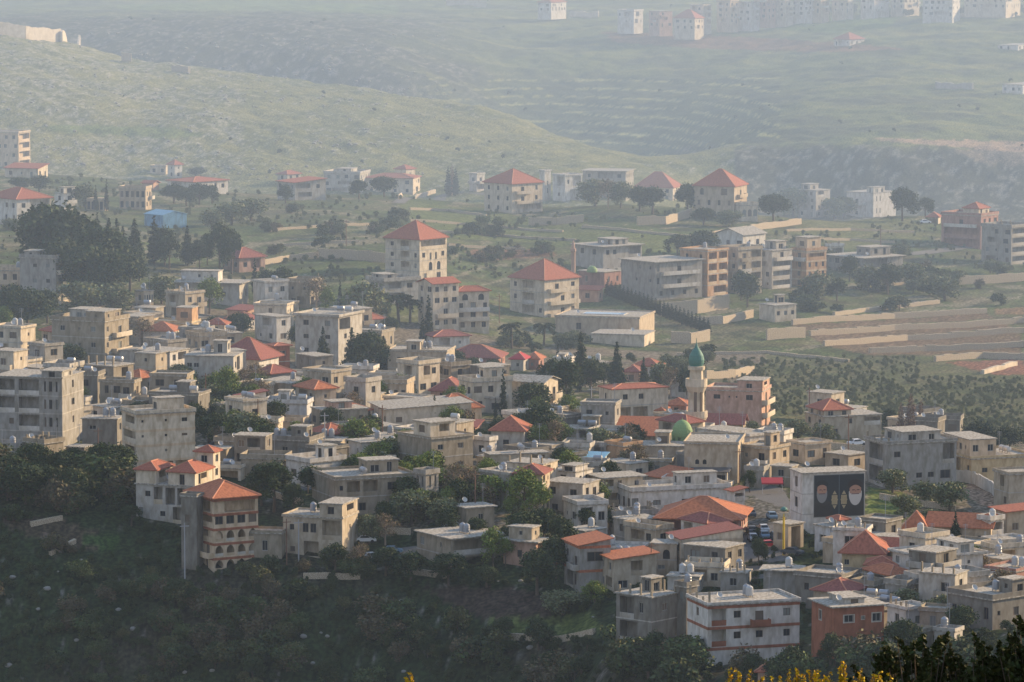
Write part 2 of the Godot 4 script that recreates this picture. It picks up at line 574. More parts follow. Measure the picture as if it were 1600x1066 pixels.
# one storey block with its openings: used for the body and for storeys set on top
func block(root: Node3D, c: Vector3, w: float, dz: float, h: float, low: float, fl: int, fl_f: Array, fl_r: Array, col: String, far: bool, o: Dictionary, called := "wall"):
	var st := st_new()
	var fo := c + Vector3(-w / 2, 0, dz / 2)
	var ro := c + Vector3(w / 2, 0, dz / 2)
	var A := features(fl_f, w, h, fl, far)
	var B := features(fl_r, dz, h, fl, far)
	face(st, fo, Vector3.RIGHT, Vector3.BACK, w, h, low, A.holes)
	face(st, ro, Vector3.FORWARD, Vector3.RIGHT, dz, h, low, B.holes)
	face(st, c + Vector3(w / 2, 0, -dz / 2), Vector3.LEFT, Vector3.FORWARD, w, h, low, [])
	face(st, c + Vector3(-w / 2, 0, -dz / 2), Vector3.BACK, Vector3.LEFT, dz, h, low, [])
	quad(st, c + Vector3(-w / 2, h, dz / 2), c + Vector3(-w / 2, h, -dz / 2), c + Vector3(w / 2, h, -dz / 2), c + Vector3(w / 2, h, dz / 2))
	part(called, done(st), M[col], root)
	var fm: Material = M.frame if rng.randf() < 0.4 else M.frame2
	for side in 2:
		var S: Dictionary = [A, B][side]
		var org: Vector3 = [fo, ro][side]
		var e: Vector3 = [Vector3.RIGHT, Vector3.FORWARD][side]
		var nn: Vector3 = [Vector3.BACK, Vector3.RIGHT][side]
		for q in S.wins:
			var ctr: Vector3 = org + e * (0.5 * (q.x0 + q.x1)) + Vector3.UP * (0.5 * (q.y0 + q.y1)) - nn * 0.16
			var b := Basis(Vector3.UP, side * PI / 2) * Basis.from_scale(Vector3(q.x1 - q.x0, q.y1 - q.y0, 1.0))
			var r := rng.randf()
			var pm: Material = M.pane if r < 0.72 else (M.pane2 if r < 0.86 else M.shutter)
			if q.get("arch", 0) == 1 and not far:
				part("window", P.plain, M.pane, root).transform = Transform3D(b, ctr - nn * 0.02)
			elif far:
				part("window", P.plain, pm, root).transform = Transform3D(b, ctr)
			else:
				var wn := part("window", P.frame, fm, root)
				wn.transform = Transform3D(b, ctr)
				part("pane", P.pane, pm, wn)
			if o.get("sur", false) and not far:
				part("window_surround", P.ring, M.white, root).transform = Transform3D(b, ctr + nn * 0.16)
		for q in S.bals:
			var bs := st_new()
			var out: float = q.out
			var a: Vector3 = org + e * q.x0 + Vector3.UP * q.y
			var z0 := -0.14
			var bw: float = q.x1 - q.x0
			var t := Transform3D(Basis(Vector3.UP, side * PI / 2), a)
			var loc := st_new()
			if out > 0.1:
				box(loc, Vector3(0, -0.18, 0.003), Vector3(bw, 0.0, out))
				box(loc, Vector3(0, 0.0, out - 0.12), Vector3(bw, 0.95, out - 0.003))
				box(loc, Vector3(0.003, 0.0, 0.003), Vector3(0.12, 0.947, out - 0.12))
				box(loc, Vector3(bw - 0.12, 0.0, 0.003), Vector3(bw - 0.003, 0.947, out - 0.12))
			else:
				box(loc, Vector3(0.003, 0.003, -0.15), Vector3(bw - 0.003, q.get("low", 0.95), -0.02))
			var bo := part("balcony", done(loc), M[o.get("bc", "lgrey" if col in ["grey", "dgrey"] else ("white" if rng.randf() < 0.3 else col))], root)
			bo.transform = t

func hip_roof(root: Node3D, c: Vector3, w: float, dz: float, rh: float, oh: float, m: Material):
	var st := st_new()
	var x := w / 2 + oh
	var z := dz / 2 + oh
	var th := 0.18
	var a := c + Vector3(-x, th, z)
	var b := c + Vector3(x, th, z)
	var d := c + Vector3(x, th, -z)
	var e := c + Vector3(-x, th, -z)
	var rl := maxf(0.0, (x - z) * 0.9)
	var rz := maxf(0.0, (z - x) * 0.9)
	var p := c + Vector3(-rl, th + rh, rz)
	var q := c + Vector3(rl, th + rh, -rz)
	if rl >= rz:
		quad(st, a, p, q, b)
		tri(st, b, q, d)
		quad(st, d, q, p, e)
		tri(st, e, p, a)
	else:
		tri(st, a, p, b)
		quad(st, b, p, q, d)
		tri(st, d, q, e)
		quad(st, e, q, p, a)
	var dn := Vector3.DOWN * th
	for k in [[a, b], [b, d], [d, e], [e, a]]:
		quad(st, k[0] + dn, k[0], k[1], k[1] + dn)
	quad(st, a + dn, b + dn, d + dn, e + dn)
	var roof := part("roof", done(st), m, root)
	var rs := st_new()
	for k in ([[a, p], [b, q], [d, q], [e, p], [p, q]] if rl >= rz else [[a, p], [b, p], [d, q], [e, q], [p, q]]):
		if (k[0] - k[1]).length() > 0.3:
			tube(rs, k[0] + Vector3.UP * 0.02, k[1] + Vector3.UP * 0.02, 0.13, 0.13, 6)
	part("ridge_cap", done(rs), M.ridge, roof)

func slope_roof(root: Node3D, c: Vector3, w: float, dz: float, rh: float, oh: float, m: Material, kind: String, col: String):
	var x := w / 2 + oh
	var z := dz / 2 + oh
	var th := 0.16
	var st := st_new()
	if kind == "shed":
		var a := c + Vector3(-x, 0.02, z)
		var b := c + Vector3(x, 0.02, z)
		var d := c + Vector3(x, rh, -z)
		var e := c + Vector3(-x, rh, -z)
		var up := Vector3.UP * th
		quad(st, a + up, e + up, d + up, b + up)
		quad(st, a, b, d, e)
		quad(st, a, a + up, b + up, b)
		quad(st, b, b + up, d + up, d)
		quad(st, d, d + up, e + up, e)
		quad(st, e, e + up, a + up, a)
		var g := st_new()
		var hx := w / 2
		var hz := dz / 2
		var slope := rh / (2 * z)
		var y0 := 0.02 + slope * oh
		var y1 := rh - slope * oh
		tri(g, c + Vector3(hx, 0, hz), c + Vector3(hx, y1, -hz), c + Vector3(hx, 0, -hz))
		tri(g, c + Vector3(-hx, 0, hz), c + Vector3(-hx, 0, -hz), c + Vector3(-hx, y1, -hz))
		quad(g, c + Vector3(hx, 0, -hz), c + Vector3(hx, y1, -hz), c + Vector3(-hx, y1, -hz), c + Vector3(-hx, 0, -hz))
		part("gable", done(g), M[col], root)
	else:                                   # gable with its ridge along x ("gable") or along z ("gablez")
		var along := kind == "gable"
		var L := x if along else z
		var S := z if along else x
		var P3 := func(l: float, y: float, s: float) -> Vector3: return c + (Vector3(l, y, s) if along else Vector3(-s, y, l))
		var up := Vector3.UP * th
		for s in [-1.0, 1.0]:
			var a: Vector3 = P3.call(-L * s, 0.0, S * s)
			var b: Vector3 = P3.call(L * s, 0.0, S * s)
			var d: Vector3 = P3.call(L * s, rh, 0.0)
			var e: Vector3 = P3.call(-L * s, rh, 0.0)
			quad(st, a + up, e + up, d + up, b + up)
			quad(st, a, b, d, e)
			quad(st, a, a + up, b + up, b)
			quad(st, b, b + up, d + up, d)
			quad(st, e, e + up, a + up, a)
		var g := st_new()
		for s in [-1.0, 1.0]:
			var l: float = (L - oh) * s
			var a: Vector3 = P3.call(l, 0.0, (S - oh) * s)
			var b: Vector3 = P3.call(l, 0.0, -(S - oh) * s)
			var t: Vector3 = P3.call(l, rh * (S - oh) / S, 0.0)
			tri(g, a, t, b)
		part("gable", done(g), M[col], root)
	part("roof", done(st), m, root)

func flat_roof(root: Node3D, c: Vector3, w: float, dz: float, oh: float, pp: float, col: String):
	var st := st_new()
	box(st, c + Vector3(-w / 2 - oh, 0.003, -dz / 2 - oh), c + Vector3(w / 2 + oh, 0.22, dz / 2 + oh))
	part("roof", done(st), M.roof, root)
	if pp > 0.05:
		var ps := st_new()
		var x := w / 2 + oh - 0.04
		var z := dz / 2 + oh - 0.04
		box(ps, c + Vector3(-x, 0.22, z - 0.16), c + Vector3(x, 0.22 + pp, z))
		box(ps, c + Vector3(-x, 0.22, -z), c + Vector3(x, 0.22 + pp, -z + 0.16))
		box(ps, c + Vector3(-x, 0.22, -z + 0.16), c + Vector3(-x + 0.16, 0.217 + pp, z - 0.16))
		box(ps, c + Vector3(x - 0.16, 0.22, -z + 0.16), c + Vector3(x, 0.217 + pp, z - 0.16))
		part("parapet", done(ps), M[col], root)

# uL, uC, uR: photo columns of the left end, the near corner and the right end; vT, vB: wall top and ground at the near corner
func B(uL: float, uC: float, uR: float, vT: float, vB: float, phi: float, col: String, label: String, o := {}) -> Node3D:
	var g := ground_at(uC, vB)
	if o.has("d"):
		g = Vector3((uC - 800.0) / F * o.d, ray_y(vB, o.d), -o.d)
	var d := -g.z
	var k := d / F
	var ph := deg_to_rad(phi)
	var w: float = clampf((uC - uL) * k / cos(ph), 2.5, 34.0)
	var dz: float = clampf((uR - uC) * k / sin(ph), 2.5, 34.0)
	if o.has("dep"):
		dz = o.dep
	elif uR - uC < 8 and phi < 20:
		dz = clampf(w * 0.75, 5.0, 11.0)
	if o.has("wid"):
		w = o.wid
	elif uC - uL < 8 and phi > 65:
		w = clampf(dz * 0.75, 5.0, 11.0)
	var h: float = maxf(2.2, (vB - vT) * k)
	var fl: int = o.get("fl", maxi(1, roundi(h / 3.15)))
	var far := d > 1330.0
	var ex := Vector3(cos(ph), 0, sin(ph))
	var ez := Vector3(-sin(ph), 0, cos(ph))
	var ctr := g - ex * (w / 2) - ez * (dz / 2)
	var root := thing(o.get("name", "house"), label, o.get("cat", "house"), ctr, -ph, o.get("group", ""))
	var nf: int = o.get("nf", clampi(int(w / 3.3), 1, 6))
	var nr: int = o.get("nr", clampi(int(dz / 3.3), 1, 6))
	var ff: Array = o.F if o.has("F") else auto_face(nf, fl, o.get("sf", ""))
	var fr: Array = o.R if o.has("R") else auto_face(nr, fl, o.get("sr", ""))
	block(root, Vector3.ZERO, w, dz, h, 5.0, fl, ff, fr, col, far, o)
	if o.has("tr"):                             # bands at the floors
		for f in range(1, fl + 1):
			var bs := st_new()
			var y := h * f / fl - 0.3
			box(bs, Vector3(-w / 2 - 0.06, y - 0.25, -dz / 2 - 0.06), Vector3(w / 2 + 0.06, y + 0.25, -dz / 2 + 0.1))
			box(bs, Vector3(-w / 2 - 0.06, y - 0.25, dz / 2 - 0.05), Vector3(w / 2 + 0.06, y + 0.25, dz / 2 + 0.06))
			box(bs, Vector3(w / 2 - 0.05, y - 0.25, -dz / 2 + 0.1), Vector3(w / 2 + 0.06, y + 0.25, dz / 2 - 0.05))
			part("band", done(bs), M[o.tr], root)
	elif not far and fl > 1 and rng.randf() < 0.6:
		for f in range(1, fl):
			var bs := st_new()
			var y := h * f / fl
			box(bs, Vector3(-w / 2 - 0.05, y - 0.1, dz / 2 - 0.05), Vector3(w / 2 + 0.05, y + 0.1, dz / 2 + 0.05))
			box(bs, Vector3(w / 2 - 0.05, y - 0.1, -dz / 2), Vector3(w / 2 + 0.05, y + 0.1, dz / 2 - 0.05))
			part("floor_slab", done(bs), M.lgrey, root)
	var top := Vector3(0, h, 0)
	var rf: String = o.get("roof", "flat")
	var rm: Material = M[o.get("rm", "tile")]
	var rh: float = o.rp * k if o.has("rp") else 0.27 * minf(w, dz)
	var oh: float = o.get("oh", 0.25 if rf == "flat" else 0.55)
	match rf:
		"flat": flat_roof(root, top, w, dz, oh, o.get("pp", [0.0, 0.45, 0.8][rng.randi() % 3]), col)
		"hip": hip_roof(root, top, w, dz, rh, oh, rm)
		"shed", "gable", "gablez": slope_roof(root, top, w, dz, rh, oh, rm, rf, col)
	var zones := []
	var ups: Array = o.get("up", [])
	if ups.is_empty() and rf == "flat" and w > 6.5 and dz > 5.0 and d < 1400.0 and o.get("cat", "house") == "house" and rng.randf() < 0.42 and not o.has("nohut"):
		var hx := rng.randf_range(0.05, 0.6)
		ups = [[hx, hx + rng.randf_range(0.22, 0.38), 0.08, rng.randf_range(0.4, 0.6), rng.randf_range(2.1, 2.7) / k, "flat"]]
	for q in ups:                   # storeys on the roof: x0 x1 z0 z1 (0 back .. 1 front), height px, roof, colour
		var uw: float = w * (q[1] - q[0]) - 0.02
		var uz: float = dz * (q[3] - q[2]) - 0.02
		var uh: float = q[4] * k
		var uc := top + Vector3(w * (0.5 * (q[0] + q[1]) - 0.5), 0.2, dz * (0.5 * (q[2] + q[3]) - 0.5))
		var uf := maxi(1, roundi(uh / 3.1))
		block(root, uc, uw, uz, uh, 0.0, uf, auto_face(clampi(int(uw / 3), 1, 4), uf, ""), auto_face(clampi(int(uz / 3), 1, 4), uf, ""), q[6] if q.size() > 6 else col, far, o, "upper_storey")
		if q[5] == "hip":
			hip_roof(root, uc + Vector3(0, uh, 0), uw, uz, 0.3 * minf(uw, uz), 0.45, rm)
		elif q[5] == "flat":
			flat_roof(root, uc + Vector3(0, uh, 0), uw, uz, 0.25, 0.0, col)
		zones.append(Rect2(uc.x - uw / 2 - 0.8, uc.z - uz / 2 - 0.8, uw + 1.6, uz + 1.6))
	for i in o.get("sc", 0):                    # starter columns with bars for a storey to come
		var cs := st_new()
		var x: float = -w / 2 + 0.4 + (w - 0.8) * (i % 4) / 3.0
		var z: float = dz / 2 - 0.4 if i < 4 else -dz / 2 + 0.5
		box(cs, Vector3(x - 0.15, h + 0.21, z - 0.15), Vector3(x + 0.15, h + rng.randf_range(1.0, 2.3), z + 0.15))
		part("starter_column", done(cs), M.dtan, root)
	houses.append([ctr + Vector3(0, h, 0), "" if o.has("short") else label, maxf(w, dz), root.rotation.y, w, dz])
	# water tanks and a dish stand on flat roofs
	if rf == "flat" and d < 1400.0:
		var nt: int = o.get("t", [0, 0, 1, 1, 2][rng.randi() % 5])
		var bx := rng.randf_range(-0.25, 0.25) * w
		var bz := rng.randf_range(-0.3, 0.1) * dz
		var lying := rng.randf() < 0.3
		for i in nt:
			var lp := Vector3(bx + i * (2.3 if lying else 1.5), h + 0.223, bz)
			if absf(lp.x) > w / 2 - 1.1 or absf(lp.z) > dz / 2 - 1.0 or hit(zones, lp):
				continue
			tank(root, lp, lying, o.get("short", label))
		if rng.randf() < 0.4:
			var lp := Vector3(rng.randf_range(-0.4, 0.4) * w, h + 0.222, dz * 0.3)
			if not hit(zones, lp):
				dish(root, lp, o.get("short", label))
		if rng.randf() < 0.3 and d < 1200.0:
			var lp := Vector3(rng.randf_range(-0.4, 0.4) * w, h + 0.222, -dz * 0.3)
			if not hit(zones, lp):
				mast(root, lp, o.get("short", label))
	return root

func hit(zones: Array, p: Vector3) -> bool:
	for z in zones:
		if z.has_point(Vector2(p.x, p.z)):
			return true
	return false

func tank(root: Node3D, lp: Vector3, lying: bool, label: String):
	var steel := rng.randf() < 0.6
	var t := thing("water_tank", ("lying " if lying else "upright ") + ("steel" if steel else "white") + " water tank on the " + label, "water tank", root.transform * lp, root.rotation.y, "rooftop water tanks")
	part("barrel", P.drum if lying else P.tank, M.steel if steel else M.plastic, t)
	part("stand", P.cradle if lying else P.stand, M.metal, t)

func dish(root: Node3D, lp: Vector3, label: String):
	var t := thing("satellite_dish", "satellite dish on the " + label, "satellite dish", root.transform * lp, 0.0, "rooftop satellite dishes")
	part("post", P.post, M.metal, t)
	var b := part("bowl", P.dish, M.plastic, t)
	b.transform = Transform3D(Basis.from_euler(Vector3(0.95, 0.5, 0)), Vector3(0, 1.0, 0.06))

func mast(root: Node3D, lp: Vector3, label: String):
	var t := thing("antenna_mast", "thin antenna mast on the " + label, "antenna", root.transform * lp, 0.3, "rooftop antenna masts")
	var st := st_new()
	tube(st, Vector3.ZERO, Vector3(0, 4.2, 0), 0.05, 0.04)
	part("pole", done(st), M.metal, t)
	st = st_new()
	for k in 4:
		tube(st, Vector3(-0.5, 3.3 + 0.25 * k, 0), Vector3(0.5, 3.3 + 0.25 * k, 0), 0.025, 0.025, 4)
	part("aerial", done(st), M.metal, t)

func terrain():
	# colour patches: outline in photo pixels, base colour, strength
	var patches := [
		[[[940, 50], [1100, 54], [1300, 66], [1420, 76], [1300, 82], [1100, 76], [960, 66]], Color(0.26, 0.13, 0.085), 0.8],
		[[[1215, 28], [1400, 27], [1395, 40], [1300, 52], [1200, 46]], Color(0.12, 0.19, 0.05), 0.9],
		[[[1360, 215], [1450, 218], [1600, 222], [1700, 225], [1700, 242], [1560, 236], [1480, 228], [1400, 222]], Color(0.46, 0.32, 0.22), 0.9],
		[[[1480, 232], [1700, 240], [1700, 262], [1540, 256]], Color(0.30, 0.24, 0.19), 0.6],
		[[[180, 8], [420, 0], [620, 8], [620, 22], [420, 16], [200, 16]], Color(0.16, 0.22, 0.07), 0.8],
		[[[60, 195], [260, 198], [330, 212], [250, 216], [90, 206]], Color(0.15, 0.20, 0.06), 0.8],
		[[[620, 310], [760, 330], [900, 350], [1080, 365], [1080, 400], [900, 385], [700, 372], [640, 345]], Color(0.15, 0.18, 0.06), 0.75],
		[[[720, 392], [860, 388], [870, 400], [760, 408]], Color(0.24, 0.12, 0.07), 0.8],
		[[[1230, 345], [1450, 345], [1440, 385], [1300, 390]], Color(0.17, 0.18, 0.08), 0.6],
		[[[1240, 508], [1545, 490], [1600, 520], [1600, 552], [1365, 556], [1290, 540]], Color(0.21, 0.14, 0.095), 0.85],
		[[[1260, 517], [1420, 506], [1560, 498], [1560, 501], [1420, 511], [1270, 522]], Color(0.11, 0.14, 0.05), 0.8],
		[[[1300, 534], [1420, 525], [1600, 512], [1600, 516], [1420, 529], [1310, 538]], Color(0.11, 0.14, 0.05), 0.8],
		[[[1360, 546], [1600, 534], [1600, 538], [1370, 550]], Color(0.11, 0.13, 0.05), 0.6],
		[[[1480, 566], [1600, 562], [1620, 585], [1560, 586]], Color(0.30, 0.13, 0.09), 0.85],
		[[[1555, 482], [1700, 478], [1700, 492], [1560, 492]], Color(0.30, 0.18, 0.11), 0.8],
		[[[1180, 770], [1235, 765], [1225, 830], [1235, 880], [1175, 880]], Color(0.16, 0.15, 0.14), 0.8],
		[[[1360, 760], [1420, 770], [1440, 800], [1400, 826], [1362, 830], [1360, 790]], Color(0.14, 0.18, 0.05), 0.9],
		[[[1405, 770], [1440, 790], [1470, 800], [1440, 810], [1410, 795]], Color(0.24, 0.16, 0.11), 0.6],
		[[[660, 918], [800, 918], [880, 935], [860, 968], [760, 968], [700, 945]], Color(0.075, 0.052, 0.042), 0.95],
		[[[750, 968], [930, 960], [940, 985], [880, 1000], [800, 990]], Color(0.13, 0.16, 0.045), 0.8],
		[[[0, 800], [90, 812], [170, 840], [150, 865], [60, 845], [0, 825]], Color(0.12, 0.08, 0.06), 0.7],
		[[[120, 838], [180, 835], [170, 858], [130, 855]], Color(0.06, 0.11, 0.03), 0.9],
		[[[0, 545], [60, 545], [80, 580], [0, 585]], Color(0.08, 0.13, 0.03), 0.7],
		[[[540, 868], [650, 858], [655, 872], [545, 885]], Color(0.19, 0.16, 0.13), 0.9],
		[[[1520, 755], [1575, 765], [1590, 790], [1540, 790], [1500, 765]], Color(0.42, 0.28, 0.20), 0.85]]
	var polys := []
	for q in patches:
		var pv := PackedVector2Array()
		var r := Rect2(q[0][0][0], q[0][0][1], 0, 0)
		for p in q[0]:
			pv.append(Vector2(p[0], p[1]))
			r = r.expand(Vector2(p[0], p[1]))
		polys.append([pv, r.grow(4), q[1], q[2]])
	var ds := []
	var d := 4.0
	while d < 9400.0:
		ds.append(d)
		d += 4.0 if d < 60 else (20.0 if d < 640 else (1.8 if d < 1000 else (2.5 if d < 1700 else (3.0 if d < 2800 else (12.0 if d < 3500 else 250.0)))))
	var nc := 520
	var V := PackedVector3Array()
	var C := PackedColorArray()
	var I := PackedInt32Array()
	var rows := ds.size()
	for j in rows:
		var dd: float = ds[j]
		for i in nc + 1:
			var u := -520.0 + 2640.0 * i / nc
			var x := (u - 800.0) / F * dd
			if dd < 500.0:
				x *= lerpf(6.0, 1.0, dd / 500.0)
			var y := H(x, -dd)
			V.append(Vector3(x, y, -dd))
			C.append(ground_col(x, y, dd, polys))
	for j in rows - 1:
		for i in nc:
			var a := j * (nc + 1) + i
			I.append_array(PackedInt32Array([a, a + nc + 1, a + nc + 2, a, a + nc + 2, a + 1]))
	var N := PackedVector3Array()
	N.resize(V.size())
	for j in rows:
		for i in nc + 1:
			var a := j * (nc + 1) + i
			var l: Vector3 = V[a - 1 if i > 0 else a]
			var r: Vector3 = V[a + 1 if i < nc else a]
			var n: Vector3 = V[a - nc - 1 if j > 0 else a]
			var f: Vector3 = V[a + nc + 1 if j < rows - 1 else a]
			N[a] = (r - l).cross(f - n).normalized()
	var arr := []
	arr.resize(Mesh.ARRAY_MAX)
	arr[Mesh.ARRAY_VERTEX] = V
	arr[Mesh.ARRAY_NORMAL] = N
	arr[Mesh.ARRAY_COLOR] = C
	arr[Mesh.ARRAY_INDEX] = I
	var m := ArrayMesh.new()
	m.add_surface_from_arrays(Mesh.PRIMITIVE_TRIANGLES, arr)
	structure("terrain", m, M.ground)

func ground_col(x: float, y: float, d: float, polys: Array) -> Color:
	var a := n1.get_noise_2d(x + 300, -d)
	var b := n2.get_noise_2d(x + 700, -d)
	var e := n3.get_noise_2d(x, -d + 90)
	var u := x / d * F + 800.0
	var v := 533.0 + F * tan(atan2(CAMY - y, d) - deg_to_rad(PITCH))
	var c: Color
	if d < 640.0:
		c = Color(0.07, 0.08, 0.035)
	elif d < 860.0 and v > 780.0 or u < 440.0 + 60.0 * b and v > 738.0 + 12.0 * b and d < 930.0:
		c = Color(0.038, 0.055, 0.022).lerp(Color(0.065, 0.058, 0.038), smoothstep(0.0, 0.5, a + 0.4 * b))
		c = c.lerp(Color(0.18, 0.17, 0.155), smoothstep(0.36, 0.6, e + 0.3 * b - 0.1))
	elif d < 1180.0:
		c = Color(0.21, 0.175, 0.13).lerp(Color(0.09, 0.105, 0.045), smoothstep(-0.15, 0.3, a + 0.5 * b))
		c = c.lerp(Color(0.25, 0.22, 0.18), smoothstep(0.3, 0.5, e))
		if u > 1200.0 and v < 690.0:
			c = Color(0.11, 0.125, 0.055).lerp(Color(0.16, 0.155, 0.085), smoothstep(-0.2, 0.3, b))
	elif d < 1690.0:
		c = Color(0.10, 0.135, 0.05).lerp(Color(0.165, 0.16, 0.09), smoothstep(-0.1, 0.4, a + 0.6 * b))
		c = c.lerp(Color(0.28, 0.25, 0.20), smoothstep(0.35, 0.6, e + 0.2 * a))
		c = c.lerp(Color(0.060, 0.070, 0.036), 0.9 * smoothstep(0.0, 0.28, b + 0.35 * e - 0.3 * a))
		c = c.lerp(Color(0.22, 0.17, 0.11), 0.35 * smoothstep(0.15, 0.4, n1.get_noise_2d(x * 1.3 + 900, -d * 1.6) - 0.2 * b))
		var lip := fposmod(y + 0.8 * a, 2.3)
		if lip < 0.28 and b > -0.3:
			c = c.lerp(Color(0.30, 0.265, 0.19), 0.7)
		c = c.lerp(Color(0.15, 0.18, 0.06), 0.5 * smoothstep(0.1, 0.4, n1.get_noise_2d(x * 0.4, -d * 2.2)))
	else:
		var ridge_d := 2150.0 - maxf(0.0, u - 0.0) * 0.13
		var hill_b := d < ridge_d + 40.0 and u < 1150.0
		if hill_b:
			c = Color(0.25, 0.245, 0.105).lerp(Color(0.165, 0.18, 0.075), smoothstep(-0.2, 0.3, a + 0.5 * b))
			c = c.lerp(Color(0.42, 0.40, 0.37), 0.6 * smoothstep(0.2, 0.55, e + 0.35 * a + (0.18 if u < 380.0 else -0.1)))
		else:
			c = Color(0.165, 0.195, 0.075).lerp(Color(0.105, 0.125, 0.07), smoothstep(-0.25, 0.3, a + 0.4 * b))
			c = c.lerp(Color(0.26, 0.265, 0.10), 0.8 * smoothstep(0.05, 0.4, n1.get_noise_2d(x * 0.35 + 50, -d * 2.0)))
			if u > 640.0 and u < 1220.0 and v > 118.0:
				# terraces: dry grass on the lips of the steps, which follow the contour
				c = c.lerp(Color(0.085, 0.105, 0.065), 0.6)
				var step := fposmod(y + 0.6 * a, 3.4)
				c = c.lerp(Color(0.42, 0.42, 0.17), 0.9 if step < 0.6 and a > -0.35 else 0.0)
			# bare rocky scarps
			var scarp := smoothstep(222.0, 236.0, v + 10.0 * b) * smoothstep(1000.0, 1120.0, u + 60.0 * a)
			scarp = maxf(scarp, smoothstep(800.0, 600.0, u + 160.0 * a + 60.0 * b) * smoothstep(10.0, 34.0, v + 8.0 * a))
			var rocky := Color(0.075, 0.085, 0.06).lerp(Color(0.30, 0.285, 0.26), 0.7 * smoothstep(0.15, 0.45, e + 0.6 * b))
			c = c.lerp(rocky, scarp)
	for q in polys:
		var pu := u + 7.0 * b + 3.0 * e
		var pv := v + 2.0 * b + e
		if q[1].has_point(Vector2(pu, pv)) and Geometry2D.is_point_in_polygon(Vector2(pu, pv), q[0]):
			c = c.lerp(q[2] * (1.0 + 0.25 * e), q[3])
	c *= 1.0 + 0.30 * e
	c.a = 1.0
	return c

# a ribbon lying on the ground along photo points
func ribbon(pts: Array, w: float, lift: float) -> ArrayMesh:
	var line := walk(pts, 2.5)
	var st := st_new()
	for i in line.size() - 1:
		var a: Vector3 = line[i]
		var b: Vector3 = line[i + 1]
		var s0: Vector3 = (line[mini(i + 1, line.size() - 1)] - line[maxi(i - 1, 0)]).cross(Vector3.UP).normalized() * w / 2
		var s1: Vector3 = (line[mini(i + 2, line.size() - 1)] - line[i]).cross(Vector3.UP).normalized() * w / 2
		var q := []
		for p in [a - s0, b - s1, b + s1, a + s0]:
			q.append(Vector3(p.x, H(p.x, p.z) + lift, p.z))
		quad(st, q[0], q[1], q[2], q[3])
	return done(st)

func walk(pts: Array, step: float) -> Array:
	var g := []
	for p in pts:
		g.append(ground_at(p[0], p[1]))
	var out := []
	for i in g.size() - 1:
		var n: int = maxi(1, int(Vector2(g[i].x - g[i + 1].x, g[i].z - g[i + 1].z).length() / step))
		for k in n:
			var p: Vector3 = g[i].lerp(g[i + 1], float(k) / n)
			out.append(Vector3(p.x, H(p.x, p.z), p.z))
	out.append(g[-1])
	return out

func roads():
	structure("road", ribbon([[1190, 905], [1202, 870], [1205, 830], [1203, 800], [1185, 765], [1150, 758]], 11.0, 0.12), M.asphalt)
	structure("road", ribbon([[300, 718], [350, 716], [420, 752], [470, 768]], 5.0, 0.12), M.asphalt)
	structure("road", ribbon([[556, 880], [600, 868], [655, 860], [720, 852]], 4.0, 0.12), M.asphalt)
	structure("road", ribbon([[1420, 398], [1500, 388], [1580, 382], [1640, 380]], 5.0, 0.15), M.asphalt)
	structure("road", ribbon([[622, 318], [690, 306], [760, 304]], 4.5, 0.15), M.asphalt)

func wall_line(pts: Array, h: float, th: float, m: Material, label: String, cat := "wall", group := ""):
	var line := walk(pts, 3.0)
	var c: Vector3 = line[line.size() / 2]
	var o := thing("stone_wall" if cat == "wall" else "fence", label, cat, c, 0.0, group)
	var st := st_new()
	for i in line.size() - 1:
		var a: Vector3 = line[i] - c
		var b: Vector3 = line[i + 1] - c
		var s: Vector3 = (b - a).cross(Vector3.UP).normalized() * th / 2
		var ja := rng.randf_range(-0.2, 0.16) * minf(1.0, h * 0.6)
		var ta := Vector3.UP * (h + ja)
		var dn := Vector3.UP * -1.5
		quad(st, a + s + dn, a + s + ta, b + s + ta, b + s + dn)
		quad(st, b - s + dn, b - s + ta, a - s + ta, a - s + dn)
		quad(st, a + s + ta, a - s + ta, b - s + ta, b + s + ta)
		quad(st, a - s + dn, a - s + ta, a + s + ta, a + s + dn)
		quad(st, b + s + dn, b + s + ta, b - s + ta, b - s + dn)
	part("masonry", done(st), m, o)

